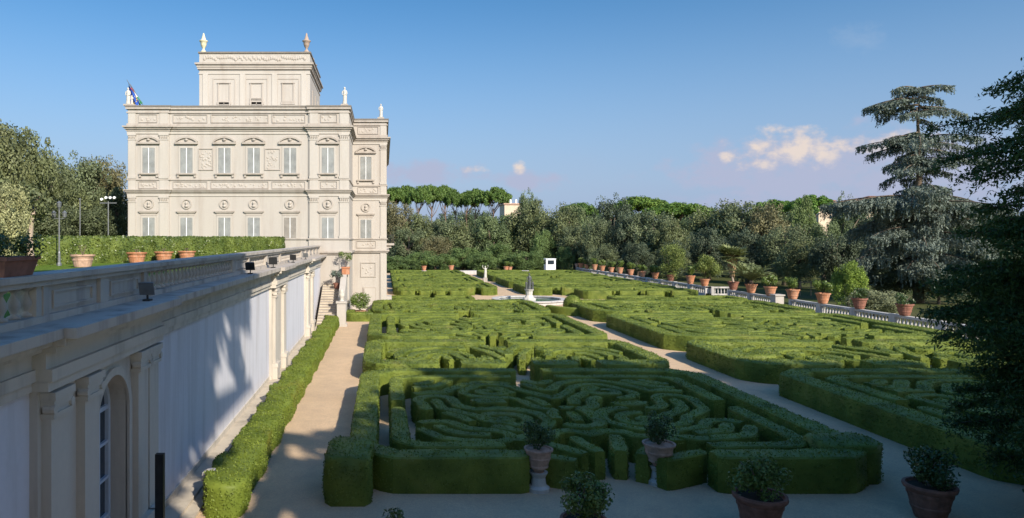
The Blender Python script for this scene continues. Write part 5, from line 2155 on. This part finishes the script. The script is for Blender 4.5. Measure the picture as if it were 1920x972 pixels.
gv = [(736, 347, 262, 17, 'first from the villa'), (762, 344, 276, 19, 'second from the villa'), (786, 346, 258, 15, 'third from the villa'), (808, 343, 266, 18, 'fourth from the villa'), (832, 344, 276, 16, 'fifth from the villa'), (853, 352, 262, 12, 'sixth from the villa'), (876, 354, 272, 13, 'seventh from the villa'), (894, 350, 256, 16, 'eighth from the villa'), (926, 348, 250, 20, 'the broad one at the right end')]
for a, yt, Y_, hw, lb in gv:
    pine('tall umbrella pine in the distant grove, ' + lb, a, yt, Y_, hw, (0.95, 1.0, 0.9), 'umbrella pines of the distant grove')
pine('domed bright green umbrella pine rising right of the tall dark oak', 1200, 365, 205, 32, (1.05, 1.12, 0.85))
pine('bright green umbrella pine with a low wide crown, right of the domed one', 1265, 377, 195, 38, (1.05, 1.15, 0.85))
pine('dark umbrella pine half hidden right of the bright pines', 1300, 380, 240, 26, (0.8, 0.9, 0.8))
pine('small umbrella pine on the skyline above the olive oaks', 1085, 377, 250, 22, (0.9, 1.0, 0.9))
pine('umbrella pine on the skyline above the brownish oak', 1455, 371, 230, 26, (1.0, 1.15, 0.85))
# umbrella-like top hidden in the broad oaks
pine('green umbrella pine left of the far house roof', 1520, 363, 200, 26, (1.0, 1.2, 0.8))

# ---- weeping blue cedar behind the balustrade
def cedar():
    Y0 = 76.0
    K = 76.0 / 61.0
    X0_ = px(1722, Y0)
    H = pz(196, Y0)
    r = np.random.default_rng(90)
    t = thing('blue_cedar', 'tall grey blue cedar with drooping tiers rising behind the right balustrade', 'cedar', (X0_, Y0, 0))
    b = MB()
    path = [(0, 0, -0.1), (0.1, 0, 4), (-0.1, 0.1, 8), (0.15, 0, 12), (0.0, 0, 15.0), (-0.2, 0, H - 0.3)]
    b.tube([(X0_ + x, Y0 + y, z * (K if z < 16 else 1)) for x, y, z in path], [0.55, 0.45, 0.36, 0.27, 0.17, 0.06], 9)
    P, T, Ls = [], [], []

    def limb(z, az, L_, rise, droop):
        z, L_ = z * K, L_ * K
        pts = []
        for q in np.linspace(0, 1, 8):
            pts.append((X0_ + L_ * q * math.cos(az), Y0 + L_ * q * math.sin(az), z + rise * q * L_ - droop * L_ * q * q))
        b.tube(pts, np.linspace(0.11, 0.02, 8), 5)
        pts = resample(np.array(pts), 0.22)
        n_ = len(pts)
        side = np.array([-math.sin(az), math.cos(az), 0])
        for i in range(1, n_):
            f = i / n_
            if f < 0.12: continue
            wmax = 0.25 * L_ * math.sin(PI * min(1, 0.15 + 0.8 * f)) + 0.3
            for s in range(15):
                o = r.uniform(-1, 1) * wmax
                p = pts[i] + side * o + np.array([math.cos(az), math.sin(az), 0]) * r.uniform(-0.2, 0.2)
                p[2] -= abs(o) * 0.28 + r.random() * 0.15
                hang = r.uniform(0.3, 1.0) ** 1.5 * (0.45 + 1.0 * f) * (1.3 if z < 12.5 else 0.7)
                k_ = max(2, int(hang / 0.16))
                sw = r.normal(size=2) * 0.12
                for m in range(k_):
                    P.append(p + np.array([sw[0] * m / k_, sw[1] * m / k_, -hang * m / k_]))
                    T.append((sw[0] + r.normal() * 0.35 + math.cos(az) * 0.3, sw[1] + r.normal() * 0.35 + math.sin(az) * 0.3, -0.75 if m else -0.25))
                    Ls.append(r.uniform(0.22, 0.44))
    # tier heights, reach and number of limbs follow the silhouette
    tiers = [(18.3, 2.6, 6, 0.16), (17.3, 3.5, 6, 0.02), (15.6, 2.0, 3, 0.0), (14.0, 4.0, 7, 0.12), (12.9, 4.4, 7, 0.08), (11.8, 4.4, 6, 0.05), (9.8, 5.2, 7, 0.10), (8.8, 6.6, 8, 0.10), (7.6, 6.8, 8, 0.06), (6.0, 6.4, 7, 0.04), (4.5, 6.0, 6, 0.02), (3.2, 5.0, 5, 0.0)]
    for z, L_, n_, rise in tiers:
        for k_ in range(n_):
            limb(z + r.uniform(-0.8, 0.6), 2 * PI * k_ / n_ + r.uniform(-0.4, 0.4), L_ * r.uniform(0.55, 1.15), rise + r.uniform(0.0, 0.22), r.uniform(0.2, 0.42))
    for az in (PI, PI + 0.25, PI - 0.3):
        limb(17.9, az, 4.1, 0.10, 0.24)
        limb(9.3, az, 7.4, 0.10, 0.18)
    b.build('trunk', M['bark'], t, smooth=True)
    P, T, Ls = np.array(P), unit(np.array(T)), np.array(Ls)
    N = r.normal(size=P.shape) + np.array([0, -0.3, 0.5])
    m_ = MB()
    m_.add(*leaf_quads(P, N, Ls, Ls * 0.36, 0.3, T=T, r=r))
    m_.build('foliage', M['cedar'], t)
    return len(P)


cedar()


# ---- dark feathery conifer hanging in at the right
def conifer():
    r = np.random.default_rng(95)
    X0_, Y0 = 19.0, 16.6
    t = thing('weeping_conifer', 'large dark feathery conifer with hanging sprays filling the right edge', 'conifer', (X0_, Y0, 0))
    b = MB()
    b.tube([(X0_, Y0, -0.1), (X0_ + 0.1, Y0, 3), (X0_, Y0 + 0.1, 7), (X0_ - 0.1, Y0, 11), (X0_, Y0, 13.4)], [0.42, 0.34, 0.25, 0.15, 0.04], 9)
    P, T, Ls = [], [], []

    def limb(z, az, L_, rise, droop, dens=1.0):
        pts = []
        w0 = r.uniform(-0.3, 0.3)
        for q in np.linspace(0, 1, 9):
            pts.append((X0_ + L_ * q * math.cos(az + w0 * q), Y0 + L_ * q * math.sin(az + w0 * q), z + rise * q * L_ - droop * L_ * q * q))
        b.tube(pts, np.linspace(0.07, 0.012, 9), 5)
        pts = resample(np.array(pts), 0.10)
        n_ = len(pts)
        fw = np.array([math.cos(az), math.sin(az), 0])
        side = np.array([-math.sin(az), math.cos(az), 0])
        for i in range(2, n_):
            f = i / n_
            if f < 0.18: continue
            # a side twig carrying a feather of small leaves
            for s in range(3):
                if r.random() > dens: continue
                sg = (1, -1, r.uniform(-0.5, 0.5))[s]
                tl = r.uniform(0.22, 0.7) * (1.15 - 0.5 * f)
                d_ = side * sg * r.uniform(0.5, 1.0) + fw * r.uniform(0.2, 0.8) + np.array([0, 0, r.uniform(-0.7, 0.55)])
                d_ /= np.linalg.norm(d_) + 1e-6
                k_ = int(tl / 0.04)
                q = np.linspace(0.05, 1, k_)[:, None]
                pp_ = pts[i] + d_ * tl * q + np.array([0, 0, -1.0]) * (tl * 0.5 * q * q)
                for rep in range(3 if z < 7 else 2):
                    P.append(pp_ + r.normal(size=pp_.shape) * 0.06)
                    T.append(np.tile(d_ * 0.6 + np.array([0, 0, -0.45]), (k_, 1)) + r.normal(size=pp_.shape) * 0.6)
                    Ls.append(r.uniform(0.07, 0.16, k_))
    def reach(z):
        # how far the sprays come out at each height (silhouette of the photo)
        return float(np.interp(z, [0.8, 1.9, 3.9, 5.1, 6.4, 7.6, 8.6, 9.4, 10.2, 11, 12, 14], [3.3, 4.2, 4.4, 5.0, 4.7, 4.2, 4.6, 5.3, 5.4, 4.0, 2.6, 1.0]))
    for z in np.arange(0.9, 13.0, 0.34):
        n_ = 6
        for k_ in range(n_):
            az = PI + r.uniform(-1.25, 1.25)
            L_ = reach(z) * r.uniform(0.6, 1.0)
            dn = 0.85 if z > 7.0 else 1.0
            limb(z + r.uniform(-0.15, 0.15), az, L_, r.uniform(0.02, 0.16), r.uniform(0.10, 0.26), dn)
        for k_ in range(2):
            limb(z, r.uniform(-1.3, 1.3), 2.8 * min(1, (14.5 - z) / 6), 0.1, 0.2, 0.35)
    b.build('trunk', M['bark'], t, smooth=True)
    P, T, Ls = np.concatenate(P), unit(np.concatenate(T)), np.concatenate(Ls)
    m_ = MB()
    m_.add(*leaf_quads(P, r.normal(size=P.shape) + np.array([0, 0, 0.4]), Ls, Ls * 0.34, 0.4, T=T, r=r))
    m_.build('foliage', M['cypress'], t)
    return len(P)


print('conifer leaves', conifer())

# ---- tall trees behind the viewpoint (they throw the shade over the near garden)
bk = [(6.8, 27.0, (6.7, 5.5), 'tall leafy tree just right behind the viewpoint, its crown above a gap'), (2.5, 14.5, 4.0, 'lower leafy tree directly behind the viewpoint'), (6.3, 20.0, 3.7, 'small leafy tree in the gap behind the viewpoint'),
      (-3.5, 19, 6, 'tall leafy tree left behind the viewpoint'), (15.1, 16.5, 4.6, 'small leafy tree behind the viewpoint above the first parterre'), (20.8, 19.6, 5.2, 'leafy tree behind the viewpoint opposite the second urn'),
      (25.5, 21.6, 6.2, 'big leafy tree behind the viewpoint opposite the central path'), (32, 22.5, 6.8, 'big dense tree behind the viewpoint on the right'), (39, 22.5, 6.8, 'tallest dense tree behind the viewpoint on the right'),
      (46, 21.8, 7, 'dense tree behind the viewpoint near the garden corner'), (53, 20.9, 7, 'dense tree behind the viewpoint outside the balustrade'),
      (18, 11.8, 5, 'low leafy tree in the second row behind the viewpoint'), (25, 12.8, 6, 'wide leafy tree in the second row behind the viewpoint'), (32, 12.8, 6.5, 'wide dense tree in the second row behind the viewpoint'),
      (39.4, 12.8, 6.5, 'wide dense tree in the second row at right behind the viewpoint'), (47, 12.8, 6.5, 'wide dense tree in the second row at far right behind the viewpoint')]
for i, (x, zc, rr0, lb) in enumerate(bk):
    # heights are set for the crown centre
    rx0, rr0 = rr0 if isinstance(rr0, tuple) else (rr0, rr0)
    tree(lb, x, -4.5 - (1.0 if 'second' in lb else 0), zc + rr0 - TZ, rx0, rr0, (0.9, 1.0, 0.8), i, TZ, group='trees behind the viewpoint', ry=min(rr0, 3.4), dense=True)

# ------------------------------------------------------------------ distant buildings
def house(label, p0, p1, ytop, yeave, Y, depth=10, windows=2):
    x0, x1 = px(p0, Y), px(p1, Y)
    ze, zt = pz(yeave, Y), pz(ytop, Y)
    t = thing('house', label, 'house', ((x0 + x1) / 2, Y, 0), 'distant houses')
    b = MB()
    b.box(x0, x1, Y, Y + depth, -0.05, ze)
    b.build('wall', M['housewall'], t)
    b = MB()
    cx = (x0 + x1) / 2
    e = 0.5
    Vv = [(x0 - e, Y - e, ze), (x1 + e, Y - e, ze), (x1 + e, Y + depth + e, ze), (x0 - e, Y + depth + e, ze), (x0 + (x1 - x0) * 0.25, Y + depth / 2, zt), (x1 - (x1 - x0) * 0.25, Y + depth / 2, zt)]
    b.add(Vv, [(0, 1, 5, 4), (2, 3, 4, 5), (3, 2, 1, 0)], [(1, 2, 5), (3, 0, 4)])
    b.build('roof', M['sienna'], t)
    for i in range(windows):
        xx_ = x0 + (x1 - x0) * (i + 0.5) / windows
        b = MB()
        b.box(xx_ - 0.5, xx_ + 0.5, Y - 0.05, Y + 0.05, ze - 3.2, ze - 1.6)
        w_ = b.build('window', M['shutter_brown'], t)


house('distant cream house with a red tiled roof right of the bright rounded tree', 1535, 1567, 369, 377, 215, 12, 3)
house('distant pale house with a low tiled roof between the dark tree and cedar', 1606, 1642, 372, 377, 260, 12, 3)
house('distant pale house with a red roof peeping out beside the cedar', 1640, 1668, 366, 372, 290, 12, 2)
x0, x1 = px(946, 215), px(988, 215)
t = thing('roof_terrace_building', 'distant pinkish building with a flat roof terrace right of the pine grove', 'house', ((x0 + x1) / 2, 215, 0), 'distant houses')
b = MB()
b.box(x0, x1, 215, 224, -0.05, pz(384, 215))
b.build('wall', M['housewall'], t)
b = MB()
b.box(x0 - 0.3, x1 + 0.3, 214.7, 224.3, pz(384, 215), pz(381.5, 215))
b.build('parapet', M['terra_pale'], t)
b = MB()
for f in (0.3, 0.55, 0.9):
    b.box(x0 + f * (x1 - x0) - 0.25, x0 + f * (x1 - x0) + 0.25, 216, 216.5, pz(381.5, 215), pz(374, 215))
b.build('chimney', M['white'], t)
print('objects', len(bpy.data.objects), 'polys', sum(len(m.polygons) for m in bpy.data.meshes))
